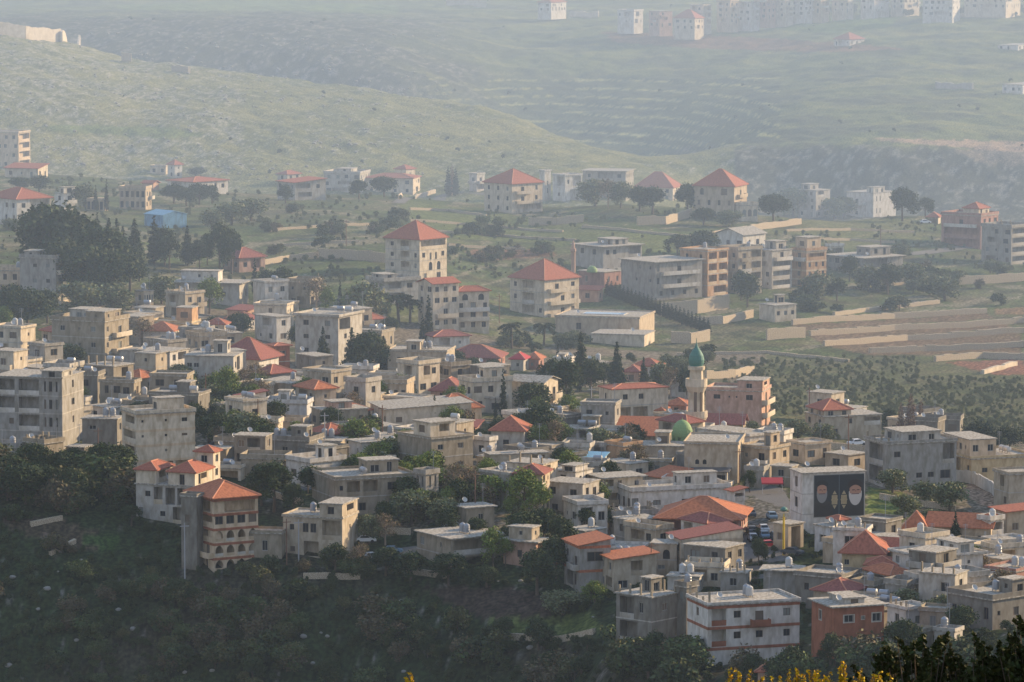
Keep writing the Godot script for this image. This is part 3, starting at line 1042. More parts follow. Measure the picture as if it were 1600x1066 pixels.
func walls():
	var T := "terrace field walls"
	var tw := "long pale dry stone wall of the terraced brown fields"
	for q in [[[1240, 508], [1400, 498], [1545, 489]], [[1268, 525], [1400, 516], [1600, 504], [1680, 500]], [[1290, 541], [1420, 532], [1600, 520], [1680, 516]], [[1362, 552], [1450, 549], [1600, 542], [1680, 540]]]:
		wall_line(q, 1.6, 0.8, M.masonry, tw, "wall", T)
	wall_line([[1465, 565], [1540, 560], [1600, 561], [1660, 564]], 1.6, 0.9, M.masonry, "pale stone wall above the red soil plot")
	wall_line([[1540, 585], [1592, 571]], 1.2, 1.0, M.cream, "short pale wall running up the red soil plot")
	wall_line([[1305, 493], [1400, 482], [1470, 474]], 1.1, 1.0, M.masonry, "rough stone wall above the terraced fields")
	wall_line([[1480, 446], [1540, 443], [1620, 438]], 2.6, 0.6, M.masonry, "long retaining wall below the unfinished grey block")
	wall_line([[497, 404], [560, 407], [602, 411]], 3.0, 0.4, M.masonry, "tall garden wall beside the tall red roofed villa")
	wall_line([[410, 414], [450, 406], [497, 402]], 1.5, 0.5, M.masonry, "low wall running uphill to the tall garden wall")
	wall_line([[826, 352], [870, 352], [912, 347]], 2.6, 0.5, M.masonry, "stone retaining wall under the three storey red roofed villa")
	wall_line([[996, 352], [1040, 351], [1082, 338]], 2.8, 0.5, M.masonry, "stone retaining wall under the wide red hip roof")
	wall_line([[1110, 372], [1180, 360], [1253, 350]], 2.0, 0.5, M.masonry, "curving stone wall behind the white gabled house")
	wall_line([[622, 312], [650, 309], [680, 302]], 1.6, 0.4, M.cream, "cream boundary wall by the small red topped tower")
	wall_line([[1035, 494], [1090, 490], [1140, 482]], 4.0, 0.6, M.masonry, "stone retaining wall under the orange apartment block")
	wall_line([[1078, 508], [1130, 506], [1178, 496]], 2.2, 0.6, M.masonry, "lower stone wall under the orange apartment block")
	wall_line([[1050, 536], [1080, 537], [1110, 532]], 3.0, 0.6, M.masonry, "short stone wall at the end of the cypress hedge")
	wall_line([[1105, 592], [1150, 590], [1180, 583]], 2.0, 0.5, M.masonry, "field wall behind the pink apartment house")
	wall_line([[1200, 532], [1260, 528]], 3.0, 0.6, M.masonry, "broken stone wall at the corner of the terraced fields")
	wall_line([[-60, 58], [40, 60], [95, 64]], 6.0, 1.0, M.cream, "long cream wall along the top of the rocky hill")
	wall_line([[97, 66], [125, 70]], 5.0, 1.0, M.cream, "lower cream wall stepping down the rocky hill crest")
	wall_line([[190, 95], [206, 97]], 4.0, 1.0, M.masonry, "small wall stub on the rocky hill crest")
	wall_line([[270, 111], [296, 114]], 3.0, 1.5, M.masonry, "low rubble wall on the rocky hill crest")
	wall_line([[697, 9], [760, 11]], 5.0, 0.8, M.cream, "cream wall with pillars on the far plateau")
	wall_line([[890, 27], [935, 26]], 3.5, 0.8, M.cream, "cream wall beside the far red roofed house")
	wall_line([[1443, 28], [1507, 27]], 2.5, 0.8, M.masonry, "stone wall below the far white apartment block")
	wall_line([[1462, 137], [1520, 139]], 3.0, 1.0, M.lgrey, "long grey ruin wall on the far green slope")
	wall_line([[1498, 752], [1530, 757], [1556, 770], [1574, 790]], 2.6, 0.3, M.white, "curved pale wall around the bare earth yard")
	wall_line([[0, 560], [40, 553], [72, 548]], 1.5, 0.4, M.cream, "cream wall along the green bank below the tan apartment house")
	wall_line([[40, 822], [90, 812]], 0.8, 0.8, M.masonry, "low rubble wall on the dark slope below the village")
	wall_line([[70, 868], [110, 848]], 0.8, 0.8, M.masonry, "slanting rubble wall on the dark slope below the village")
	wall_line([[800, 998], [870, 1002], [930, 990]], 1.0, 0.8, M.masonry, "low stone wall under the small green meadow")

	for q in [[[640, 346], [760, 353], [880, 363]], [[660, 362], [780, 369], [900, 377]], [[420, 362], [520, 354], [590, 352]], [[430, 386], [500, 381], [560, 379]], [[700, 384], [760, 388], [820, 391]], [[1230, 362], [1330, 360], [1430, 364]], [[1250, 376], [1330, 376], [1400, 380]], [[910, 356], [1000, 364], [1080, 371]], [[1290, 455], [1400, 446], [1470, 440]], [[1060, 556], [1200, 552], [1330, 566]], [[760, 338], [700, 330], [640, 328]]]:
		wall_line(q, 0.8, 0.6, M.masonry, "low dry stone step wall on the green slopes behind the village", "wall", "step walls on the green slopes")
	var gw := "rough garden wall between the village houses"
	for q in [[[330, 664], [400, 690]], [[440, 700], [520, 712]], [[560, 730], [640, 742]], [[690, 770], [770, 778]], [[780, 780], [850, 786]], [[860, 700], [950, 706]], [[250, 600], [330, 612]], [[540, 640], [640, 650]], [[400, 770], [470, 790]], [[560, 830], [640, 836]], [[870, 840], [900, 850]], [[1240, 890], [1330, 900]], [[1380, 780], [1500, 800]], [[1280, 700], [1360, 705]], [[600, 890], [700, 905]], [[470, 905], [560, 905]], [[980, 712], [1060, 740]], [[120, 560], [210, 590]], [[300, 500], [380, 520]], [[660, 610], [740, 615]]]:
		wall_line(q, 1.3, 0.35, M.masonry, gw, "wall", "garden walls in the village")

func village():
	var tw3 := [["row", 0, 3, 1.2, 1.3], ["row", 1, 3, 1.2, 1.3], ["row", 2, 3, 1.2, 1.3]]
	# --- far plateau
	B(840, 861, 885, 4, 17, 30, "white", "far red roofed house on the plateau", {"roof": "hip", "rp": 5, "d": 2560})
	B(965, 990, 1005, 18, 39, 35, "white", "far white cube house with dark side", {"d": 2480})
	B(1014, 1030, 1051, 18, 43, 50, "pink", "far pinkish three storey house", {"d": 2470})
	B(1053, 1085, 1100, 29, 48, 30, "cream", "far house with steep dark red pyramid roof", {"roof": "hip", "rp": 13, "d": 2450})
	var fb := ["cream", "apricot", "white", "pink", "cream", "white", "apricot", "cream", "white", "cream"]
	var fx := [1078, 1120, 1153, 1178, 1206, 1236, 1262, 1300, 1345, 1392]
	var fn := ["narrow apricot edged", "tall", "slim white", "pinkish", "broad cream", "pale", "apricot", "cream", "long low white", "long low cream"]
	for i in 10:
		var x: float = fx[i]
		B(x, x + 20, x + (34 if i < 8 else 46), [9, 3, 4, -6, -6, -6, -8, -6, -3, -2][i], [40, 37, 35, 30, 28, 25, 22, 20, 17, 15][i], 40, fb[i], "far " + fn[i] + " apartment block number-less in the plateau row".replace("number-less ", ""), {"d": 2470 + 4 * i, "sr": "log" if i % 2 == 0 else "", "cat": "apartment block", "name": "apartment_block"})
	B(1442, 1487, 1503, 0, 26, 20, "white", "far white apartment block with bright lit end", {"d": 2460, "cat": "apartment block", "name": "apartment_block"})
	B(1508, 1570, 1600, -3, 14, 25, "cream", "far cream apartment row behind a tree line", {"d": 2480, "cat": "apartment block", "name": "apartment_block"})
	B(1304, 1327, 1352, 62, 72, 45, "white", "lone white bungalow with red roof on green slope", {"roof": "hip", "rp": 10})
	B(1560, 1590, 1640, 71, 79, 30, "white", "low white shed on the far green slope")
	B(1568, 1598, 1640, 133, 147, 30, "white", "small white house above the bare road cut")
	# --- the ridge
	B(-25, 28, 42, 208, 264, 20, "apricot", "tan apartment block with stacked balconies on ridge", {"sr": "log", "fl": 4, "cat": "apartment block", "name": "apartment_block"})
	B(4, 58, 70, 264, 279, 20, "cream", "low house with red roof trim below tan block", {"roof": "shed", "rp": 6, "rm": "tile"})
	B(-30, 24, 74, 312, 353, 50, "white", "white villa with red hip roof and twin loggias", {"roof": "hip", "rp": 15, "R": [["log", 0, 0.05, 0.45], ["log", 0, 0.55, 0.95], ["log", 1, 0.4, 0.95], ["w", 1, 0.2, 1.4, 1.4]], "fl": 2})
	B(82, 98, 114, 303, 332, 45, "white", "small white stepped house in the trees", {"up": [[0.5, 1, 0, 1, 9, "flat"]]})
	B(233, 258, 264, 261, 273, 20, "cream", "low cream annex beside the tiny white tower house")
	B(260, 272, 283, 258, 278, 45, "white", "tiny white tower house with red cap", {"roof": "hip", "rp": 7})
	B(257, 301, 352, 285, 302, 45, "white", "long low white house with red eaves", {"roof": "hip", "rp": 5})
	B(220, 238, 246, 287, 298, 25, "pink", "small pinkish shed with red roof", {"roof": "gable", "rp": 4})
	B(133, 160, 164, 310, 330, 12, "stone", "roofless stone ruin with tall openings", {"fl": 1, "roof": "none", "F": [["row", 0, 4, 1.2, 2.6]]})
	B(184, 226, 232, 296, 328, 12, "stone", "tall stone ruin with rows of empty openings", {"fl": 2, "F": [["row", 0, 5, 1.1, 2.0], ["row", 1, 5, 1.1, 2.0]]})
	B(221, 253, 288, 337, 357, 48, "blue", "blue metal shed with low gable", {"roof": "gable", "rp": 6, "rm": "sheet", "oh": 0.2, "F": [], "R": [], "cat": "shed", "name": "shed"})
	B(430, 460, 507, 286, 313, 55, "lgrey", "grey house with red terrace roof on ridge", {"roof": "shed", "rp": 5, "up": [], "R": [["log", 0, 0.1, 0.55], ["log", 1, 0.05, 0.5], ["w", 1, 0.75, 1.4, 1.4]], "fl": 2})
	B(432, 448, 468, 273, 292, 40, "lgrey", "small red capped block behind the grey ridge house", {"roof": "hip", "rp": 5})
	B(505, 562, 576, 272, 303, 15, "lgrey", "long flat grey ridge house", {"up": [[0.3, 0.7, 0.2, 0.8, 6, "flat"]]})
	B(570, 645, 655, 279, 305, 12, "cream", "cream ridge house with red skirt roof", {"roof": "hip", "rp": 6, "F": [["row", 1, 4, 1.6, 1.5], ["row", 0, 4, 1.2, 1.4]], "fl": 2})
	B(616, 634, 648, 265, 282, 35, "cream", "small cream tower with red cap", {"roof": "hip", "rp": 6})
	B(733, 745, 757, 273, 300, 40, "white", "small white frame house by the poplar", {"sr": "log"})
	B(756, 800, 848, 288, 334, 48, "cream", "three storey cream villa with red hip roof", {"roof": "hip", "rp": 21, "fl": 3, "F": [["row", 0, 3, 1.2, 1.4], ["row", 1, 3, 1.2, 1.4], ["row", 2, 3, 1.2, 1.4]], "R": [["log", 0, 0.35, 0.95], ["bal", 1, 0.1, 0.6], ["bal", 2, 0.1, 0.6], ["w", 1, 0.8, 1.2, 1.5], ["w", 2, 0.8, 1.2, 1.5]]})
	B(843, 851, 861, 268, 314, 45, "white", "slim white stair tower beside red roofed villa", {"F": [["w", 2, 0.5, 0.8, 2.0]], "R": [["w", 1, 0.5, 0.8, 2.0], ["w", 2, 0.5, 0.8, 2.0]]})
	B(864, 883, 910, 275, 315, 50, "white", "white two storey house with dark loggias", {"fl": 2, "F": [["log", 1, 0.3, 0.95], ["w", 0, 0.5, 1.5, 1.4]], "R": [["log", 1, 0.45, 0.95], ["open", 0, 0.3, 0.95], ["w", 1, 0.2, 1.0, 1.6]]})
	B(911, 978, 992, 268, 314, 15, "grey", "bare grey concrete house with deep verandas", {"fl": 3, "F": [["log", 2, 0.35, 0.7], ["row", 1, 4, 1.4, 1.5], ["w", 2, 0.15, 1.2, 1.4], ["w", 2, 0.85, 1.6, 1.4]], "oh": 0.8})
	B(993, 1052, 1067, 294, 314, 18, "cream", "wide low house under broad red hip roof", {"roof": "hip", "rp": 23})
	B(1086, 1148, 1171, 292, 344, 22, "stone", "stone villa with steep red pyramid roof", {"roof": "hip", "rp": 25, "fl": 3, "F": [["w", 2, 0.2, 1.3, 2.2, 1], ["w", 2, 0.75, 2.2, 2.2], ["row", 1, 4, 1.0, 1.7], ["w", 0, 0.5, 1.2, 1.5]], "R": [["bal", 2, 0.2, 0.8], ["bal", 1, 0.2, 0.8]]})
	B(1150, 1160, 1186, 322, 346, 60, "cream", "arched terrace wing of the stone villa", {"fl": 1, "R": [["row", 0, 3, 1.6, 2.4, 1]], "F": [], "pp": 0.9})
	B(1250, 1276, 1300, 298, 340, 42, "lgrey", "tall grey house behind trees with roof turret", {"up": [[0.0, 0.5, 0.2, 0.8, 8, "flat"]]})
	B(1327, 1366, 1405, 302, 340, 42, "white", "white modern house with wrap balcony and tower", {"fl": 2, "F": [["bal", 1, 0.05, 0.7], ["bal", 0, 0.05, 0.7]], "R": [["w", 1, 0.15, 0.6, 2.2], ["w", 1, 0.3, 0.6, 2.2], ["w", 0, 0.15, 0.6, 2.2], ["w", 0, 0.3, 0.6, 2.2]], "up": [[0.75, 1, 0.5, 1, 8, "flat"]]})
	B(1477, 1535, 1567, 338, 390, 35, "rose", "reddish house with cream roof terraces", {"fl": 3, "sf": "log", "up": [[0.5, 0.9, 0.3, 0.9, 10, "hip", "cream"]]})
	B(1540, 1583, 1618, 356, 414, 42, "grey", "unfinished grey concrete block with open floors", {"fl": 4, "sr": "log", "sc": 6})
	B(1451, 1468, 1472, 340, 350, 15, "cream", "tiny pavilion with red roof by the road", {"roof": "hip", "rp": 7, "F": [["open", 0, 0.1, 0.9]], "R": []})
	# --- middle distance
	B(600, 655, 697, 375, 441, 38, "cream", "tall red roofed villa with arched ground floor", {"roof": "hip", "rp": 27, "fl": 4, "F": [["w", 3, 0.2, 1.2, 1.2], ["w", 2, 0.2, 1.2, 1.2], ["w", 1, 0.2, 1.2, 1.2], ["log", 3, 0.45, 0.7], ["log", 2, 0.45, 0.7], ["log", 1, 0.45, 0.7], ["w", 2, 0.88, 0.9, 1.3], ["w", 1, 0.88, 0.9, 1.3]], "R": [["log", 3, 0.05, 0.95], ["w", 2, 0.15, 1.3, 1.4], ["w", 2, 0.4, 0.8, 2.0], ["w", 2, 0.6, 0.8, 2.0], ["w", 2, 0.85, 1.3, 1.4], ["w", 1, 0.4, 1.6, 2.4, 1], ["w", 1, 0.7, 1.6, 2.4, 1], ["w", 0, 0.2, 1.4, 1.5], ["w", 0, 0.7, 1.8, 2.2]]})
	B(573, 600, 652, 440, 474, 55, "lgrey", "modern grey house with wide dark glazing", {"fl": 2, "R": [["log", 1, 0.1, 0.5], ["w", 1, 0.75, 1.8, 1.4], ["log", 0, 0.1, 0.6]], "up": [[0.2, 0.9, 0.6, 1, 9, "flat"]], "oh": 0.6})
	B(652, 676, 716, 444, 514, 55, "cream", "stepped cream house with sloping red roof end", {"roof": "gablez", "rp": 8, "fl": 4, "R": [["row", 3, 3, 1.2, 1.4], ["row", 2, 3, 1.6, 1.4], ["bal", 1, 0.1, 0.9], ["row", 0, 3, 1.4, 1.4]]})
	B(706, 714, 764, 456, 516, 72, "cream", "cream house with red eaves and long balconies", {"roof": "hip", "rp": 7, "fl": 4, "R": [["row", 3, 2, 1.6, 1.7, 1], ["bal", 2, 0.02, 0.98], ["row", 2, 4, 1.1, 1.9], ["bal", 1, 0.02, 0.98], ["row", 1, 4, 1.3, 1.5], ["row", 0, 3, 1.2, 1.4]]})
	B(664, 678, 733, 527, 547, 70, "white", "white bungalow with long red eaves", {"roof": "hip", "rp": 8, "rm": "tile3"})
	B(797, 851, 906, 438, 496, 45, "cream", "four storey cream villa with curved balconies", {"roof": "hip", "rp": 29, "fl": 3, "F": [["log", 2, 0.35, 0.7], ["log", 1, 0.35, 0.7], ["log", 0, 0.35, 0.7], ["w", 2, 0.15, 1.2, 1.3], ["w", 1, 0.15, 1.2, 1.3], ["w", 0, 0.88, 1.2, 1.3]], "R": [["bal", 2, 0.1, 0.62], ["bal", 1, 0.1, 0.95], ["bal", 0, 0.1, 0.95], ["w", 2, 0.82, 1.5, 1.3], ["w", 1, 0.82, 1.4, 1.3], ["w", 0, 0.82, 1.4, 1.3]]})
	B(905, 945, 973, 426, 450, 40, "rose", "pink prayer hall with small green dome", {"fl": 1, "R": [["row", 0, 2, 0.9, 1.6]], "F": [["w", 0, 0.3, 1.0, 1.8]], "t": 0, "cat": "mosque", "name": "mosque"})
	B(903, 936, 943, 454, 472, 20, "pink", "pink annex with red lean-to roof", {"roof": "shed", "rp": 5})
	B(897, 943, 1005, 386, 424, 52, "lgrey", "concrete house with broad cream roof slab", {"fl": 2, "oh": 0.9, "pp": 0.0, "R": [["w", 1, 0.12, 1.2, 1.4], ["w", 1, 0.3, 1.4, 1.4], ["log", 1, 0.65, 0.97], ["bal", 0, 0.1, 0.9]], "F": [["w", 1, 0.3, 1.6, 1.6], ["w", 1, 0.7, 1.6, 1.6]], "up": [[0.3, 0.8, 0.2, 0.6, 8, "flat"]]})
	B(973, 1025, 1101, 410, 470, 52, "grey", "grey and white apartment house with long balconies", {"fl": 3, "F": [["w", 2, 0.55, 1.0, 1.0], ["w", 2, 0.85, 0.9, 1.0], ["w", 1, 0.45, 0.9, 0.9], ["w", 1, 0.85, 0.9, 0.9]], "R": [["bal", 2, 0.12, 0.9], ["bal", 1, 0.12, 0.9], ["w", 2, 0.06, 0.9, 1.8], ["w", 1, 0.06, 0.9, 1.8], ["row", 0, 4, 1.2, 1.4]], "bc": "white", "pp": 0.0, "oh": 0.7, "cat": "apartment block", "name": "apartment_block"})
	B(1065, 1107, 1141, 393, 464, 40, "orange", "orange apartment block with open loggias", {"fl": 4, "F": [["row", 2, 2, 1.0, 1.3], ["row", 1, 2, 1.0, 1.3], ["row", 3, 2, 1.0, 1.3]], "R": [["log", 3, 0.05, 0.45], ["log", 3, 0.55, 0.95], ["log", 2, 0.05, 0.45], ["log", 2, 0.55, 0.95], ["log", 1, 0.05, 0.45], ["log", 1, 0.55, 0.95], ["log", 0, 0.3, 0.9]], "bc": "apricot", "cat": "apartment block", "name": "apartment_block"})
	B(1128, 1155, 1194, 391, 460, 50, "tan", "tan apartment block with bay balconies", {"fl": 4, "R": [["bal", 3, 0.05, 0.45], ["bal", 2, 0.05, 0.45], ["bal", 1, 0.05, 0.45], ["log", 3, 0.55, 0.95], ["log", 2, 0.55, 0.95], ["log", 1, 0.55, 0.95]], "cat": "apartment block", "name": "apartment_block"})
	B(1120, 1162, 1200, 368, 394, 40, "white", "white gabled house with grey sloping roof", {"roof": "gablez", "rp": 10, "rm": "roof", "fl": 1, "R": [["w", 0, 0.3, 1.0, 1.8, 1], ["w", 0, 0.65, 1.6, 1.8]]})
	B(1180, 1208, 1241, 392, 452, 45, "lgrey", "white fronted block with tank cluster on roof", {"fl": 4, "sr": "log", "t": 3, "up": [[0.2, 0.8, 0.1, 0.6, 12, "flat"]], "cat": "apartment block", "name": "apartment_block"})
	B(1241, 1262, 1295, 393, 450, 50, "orange", "orange brick block with cream bands", {"fl": 4, "R": [["log", 3, 0.1, 0.9], ["row", 2, 3, 1.0, 1.4], ["row", 1, 3, 1.0, 1.4], ["row", 0, 2, 1.2, 1.6]], "tr": "apricot", "up": [[0.1, 0.9, 0.2, 0.9, 20, "flat", "apricot"]], "cat": "apartment block", "name": "apartment_block"})
	B(1293, 1300, 1321, 386, 400, 60, "white", "white roof terrace with thin pillars", {"fl": 1, "sc": 6, "R": [["open", 0, 0.1, 0.9]]})
	B(1297, 1352, 1418, 404, 434, 52, "grey", "low grey house with wide dark porch", {"fl": 2, "R": [["open", 1, 0.05, 0.6], ["w", 0, 0.4, 1.4, 1.4]], "pp": 0.0, "oh": 0.8})
	B(1190, 1213, 1248, 478, 504, 55, "cream", "small cream hut above terraced fields", {"fl": 1, "R": [["row", 0, 3, 1.1, 1.2]], "F": [], "pp": 0.0})
	B(344, 372, 411, 404, 426, 50, "pink", "cream pink house with faded red roof", {"roof": "hip", "rp": 14, "rm": "tile3"})
	B(868, 1000, 1027, 498, 528, 15, "stone", "high stone terrace holding a swimming pool", {"fl": 1, "F": [["w", 0, 0.28, 1.4, 1.8]], "R": [], "pp": 0.3, "t": 0, "cat": "terrace", "name": "terrace"})
	B(925, 1008, 1026, 524, 542, 15, "cream", "lower pale stone terrace below the pool", {"fl": 1, "F": [], "R": [], "pp": 0.0, "t": 0, "cat": "terrace", "name": "terrace"})
	# --- left side
	B(-25, 43, 47, 424, 462, 10, "apricot", "apricot house with red framed arcade", {"fl": 2, "F": [["w", 1, 0.42, 1.0, 1.6], ["w", 1, 0.65, 1.2, 1.6], ["log", 0, 0.3, 0.95], ["w", 1, 0.9, 1.4, 1.8]], "bc": "brick", "dep": 8})
	B(26, 84, 98, 404, 476, 16, "grey", "bare grey three storey house with lit balconies", {"fl": 3, "F": [["w", 2, 0.42, 1.1, 0.9], ["w", 2, 0.78, 1.1, 0.9], ["w", 1, 0.42, 1.1, 1.0], ["w", 1, 0.78, 1.1, 1.0], ["w", 0, 0.6, 1.2, 1.2]], "R": [["bal", 2, 0.05, 0.95], ["bal", 1, 0.05, 0.95], ["bal", 0, 0.05, 0.95]], "bc": "cream", "up": [[0.1, 0.45, 0.3, 0.9, 9, "flat"]]})
	B(73, 160, 192, 503, 578, 24, "dtan", "tan apartment house with pale panels and balconies", {"fl": 3, "F": [["w", 2, 0.2, 1.3, 1.2], ["w", 1, 0.2, 1.3, 1.2], ["w", 2, 0.52, 0.6, 0.6], ["w", 1, 0.52, 0.6, 0.6], ["w", 2, 0.78, 1.3, 1.2], ["w", 1, 0.78, 1.3, 1.2]], "R": [["bal", 2, 0.3, 0.95], ["bal", 1, 0.3, 0.95], ["bal", 0, 0.3, 0.95], ["w", 2, 0.12, 0.9, 1.2], ["w", 1, 0.12, 0.9, 1.2]], "bc": "cream", "pp": 0.8, "t": 2, "up": [[0.2, 0.55, 0.2, 0.7, 14, "flat", "lgrey"], [0.62, 0.98, 0.3, 0.95, 14, "flat"]], "cat": "apartment block", "name": "apartment_block"})
	B(268, 372, 383, 443, 480, 12, "lgrey", "wide grey house under a broad flat slab roof", {"fl": 1, "oh": 1.1, "pp": 0.0, "F": [["w", 0, 0.28, 1.6, 1.6], ["w", 0, 0.5, 0.7, 0.8], ["w", 0, 0.75, 1.5, 1.4]], "up": [[0.05, 0.62, 0.1, 0.6, 15, "flat", "white"]], "t": 1})
	B(207, 222, 236, 456, 477, 45, "cream", "small cream hut with slit windows", {"fl": 1, "R": [["row", 0, 4, 0.5, 1.6]]})
	B(206, 240, 251, 482, 510, 20, "dtan", "shabby shed with a wide dark doorway", {"fl": 1, "F": [["open", 0, 0.25, 0.9]]})
	B(230, 296, 307, 506, 534, 15, "yellow", "ochre house with bright orange roof room", {"fl": 1, "up": [[0.62, 1.0, 0.2, 0.9, 23, "flat", "orange"]], "F": [["w", 0, 0.25, 1.4, 1.3], ["w", 0, 0.7, 1.2, 1.3]], "pp": 0.5})
	B(268, 349, 357, 525, 552, 12, "cream", "cream house with red topped roof box", {"fl": 1, "F": [["row", 0, 2, 1.0, 1.0]], "up": [[0.6, 0.98, 0.2, 0.9, 16, "hip"]], "t": 2})
	B(352, 385, 403, 486, 502, 30, "pink", "small house with faded rose awning roof", {"roof": "shed", "rp": 5, "rm": "tile3"})
	B(350, 384, 402, 500, 516, 30, "white", "small white house with low red hip roof", {"roof": "hip", "rp": 9, "rm": "tile3"})
	B(394, 446, 455, 478, 512, 15, "cream", "cream house glowing at its lit corner", {"fl": 2, "F": [["w", 1, 0.5, 1.0, 1.3], ["bal", 0, 0.1, 0.6]]})
	B(284, 362, 367, 557, 618, 10, "lgrey", "blank stained concrete gable beside red roof", {"fl": 2, "F": [["w", 1, 0.1, 1.2, 1.0], ["w", 1, 0.24, 1.2, 1.0], ["w", 0, 0.2, 1.3, 1.1]], "t": 2, "dep": 9})
	B(336, 402, 430, 562, 600, 25, "white", "white house under the large red hip roof", {"roof": "hip", "rp": 30, "rm": "tile3", "fl": 1, "R": [["w", 0, 0.5, 2.6, 2.4]], "oh": 1.0})
	B(414, 427, 450, 541, 590, 60, "brick", "small brick house behind the large red roof", {"roof": "hip", "rp": 3, "fl": 2, "R": [["w", 1, 0.5, 1.8, 1.2], ["w", 0, 0.3, 1.0, 1.2]]})
	B(458, 527, 562, 495, 582, 24, "lgrey", "plain grey four storey house with square windows", {"fl": 4, "F": [["row", 3, 2, 1.5, 1.3], ["row", 2, 2, 1.4, 1.0], ["row", 1, 2, 1.4, 1.0], ["row", 0, 2, 1.4, 1.0]], "R": [["w", 2, 0.3, 1.4, 1.2], ["w", 1, 0.3, 1.4, 1.2], ["open", 3, 0.05, 0.5], ["w", 0, 0.5, 1.4, 1.2]], "oh": 0.5})
	B(150, 206, 211, 548, 578, 10, "lgrey", "low whitewashed wall house below the tan apartments", {"fl": 1})
	B(208, 262, 288, 550, 592, 28, "white", "pale plastered house with paired dark windows", {"fl": 2, "F": [["w", 1, 0.15, 1.3, 1.2], ["w", 1, 0.42, 1.3, 1.2], ["w", 0, 0.85, 1.0, 1.8]]})
	B(-18, 92, 117, 590, 703, 15, "grey", "grey apartment block with slit windowed stair tower", {"fl": 4, "F": [["log", 3, 0.36, 0.66], ["log", 2, 0.36, 0.66], ["log", 1, 0.36, 0.66], ["w", 0, 0.52, 1.6, 1.2], ["log", 3, 0.05, 0.3], ["log", 2, 0.05, 0.3], ["w", 3, 0.75, 0.4, 2.2], ["w", 3, 0.83, 0.7, 2.2], ["w", 3, 0.92, 0.4, 2.2], ["w", 2, 0.75, 0.4, 2.0], ["w", 2, 0.83, 0.7, 2.0], ["w", 2, 0.92, 0.4, 2.0], ["w", 1, 0.75, 0.4, 2.0], ["w", 1, 0.83, 0.7, 2.0], ["w", 1, 0.92, 0.4, 2.0], ["w", 2, 0.25, 1.0, 1.2], ["w", 1, 0.25, 1.0, 1.2]], "R": [["w", 3, 0.5, 1.0, 1.6], ["w", 2, 0.5, 1.8, 1.4], ["w", 1, 0.5, 1.0, 1.4]], "bc": "white", "up": [[0.7, 1.0, 0.5, 1.0, 9, "flat"]], "cat": "apartment block", "name": "apartment_block"})
	B(112, 148, 153, 587, 635, 12, "dgrey", "old dark house with cluttered roof by stair tower", {"fl": 2})
	B(150, 205, 213, 598, 645, 14, "dtan", "low brown house with white front and steps", {"fl": 2, "F": [["w", 1, 0.5, 1.6, 1.6], ["w", 1, 0.2, 0.9, 1.8], ["bal", 1, 0.6, 0.95]]})
	B(230, 288, 293, 588, 632, 10, "dtan", "brown house with boarded upper windows", {"fl": 2})
	B(226, 306, 321, 618, 672, 16, "dgrey", "dark flat roofed house behind twin white tanks", {"fl": 2, "t": 3})
	B(180, 209, 298, 647, 742, 66, "cream", "cream and grey five storey house with tiny windows", {"fl": 4, "F": [["log", 3, 0.25, 0.85], ["log", 2, 0.1, 0.9], ["log", 1, 0.2, 0.9], ["w", 0, 0.5, 1.2, 1.4]], "R": [["w", 3, 0.1, 0.5, 0.5], ["w", 3, 0.5, 0.5, 0.5], ["w", 3, 0.82, 1.2, 0.8], ["w", 2, 0.1, 0.5, 0.5], ["w", 2, 0.5, 0.5, 0.5], ["w", 2, 0.82, 1.2, 0.5], ["w", 1, 0.5, 0.5, 0.5], ["open", 0, 0.36, 0.62], ["open", 0, 0.66, 0.96]], "tr": "apricot", "t": 2, "pp": 0.6})
	B(122, 178, 183, 655, 712, 10, "dgrey", "dark raw concrete house beside the cream block", {"fl": 2, "F": [["w", 1, 0.3, 1.6, 0.8]], "t": 3, "pp": 0.0})
	B(28, 63, 90, 694, 730, 40, "dtan", "brown roofless concrete shell at slope edge", {"fl": 1, "sc": 6, "F": [["w", 0, 0.5, 1.3, 1.3]], "R": [["w", 0, 0.4, 1.0, 1.3]], "t": 0})
	B(-25, 24, 30, 700, 728, 12, "grey", "low grey shed at the slope edge", {"fl": 1})
	B(204, 300, 334, 760, 822, 20, "lgrey", "cream hillside villa with three red caps", {"fl": 2, "F": [["log", 1, 0.3, 0.45], ["open", 1, 0.5, 0.66], ["open", 1, 0.7, 0.88], ["w", 1, 0.2, 1.1, 1.1], ["w", 0, 0.08, 1.0, 2.2], ["w", 0, 0.45, 1.1, 1.0], ["log", 0, 0.62, 0.95]], "bc": "cream", "up": [[0.0, 0.34, 0.35, 1.0, 21, "hip", "cream"], [0.55, 1.0, 0.3, 1.0, 20, "hip", "cream"], [0.7, 1.0, 0.0, 0.28, 44, "hip", "cream"]], "t": 0})
	B(330, 372, 378, 733, 752, 12, "cream", "cream roof terrace beside the red capped villa", {"fl": 1, "F": [["open", 0, 0.1, 0.9]], "pp": 0.6})
	B(280, 329, 397, 778, 895, 60, "apricot", "apricot five storey house with rows of pointed arches", {"roof": "hip", "rp": 21, "oh": 0.5, "fl": 5, "tr": "brick", "rm": "tile2", "R": [["open", 4, 0.06, 0.94], ["row", 3, 4, 1.75, 1.6], ["row", 2, 4, 1.7, 2.1, 2], ["row", 1, 4, 1.7, 2.1, 2], ["row", 0, 4, 1.7, 2.1, 2]], "F": [["open", 4, 0.5, 0.95], ["log", 3, 0.55, 0.95], ["log", 2, 0.55, 0.95], ["bal", 1, 0.6, 0.98], ["w", 3, 0.2, 1.2, 1.6], ["w", 1, 0.2, 0.8, 1.4], ["w", 0, 0.75, 0.9, 1.6]]})
	B(277, 302, 311, 775, 892, 25, "dgrey", "grey concrete lift tower against the arched house", {"fl": 5, "F": [["w", 3, 0.4, 1.0, 1.4]], "R": [], "t": 1})
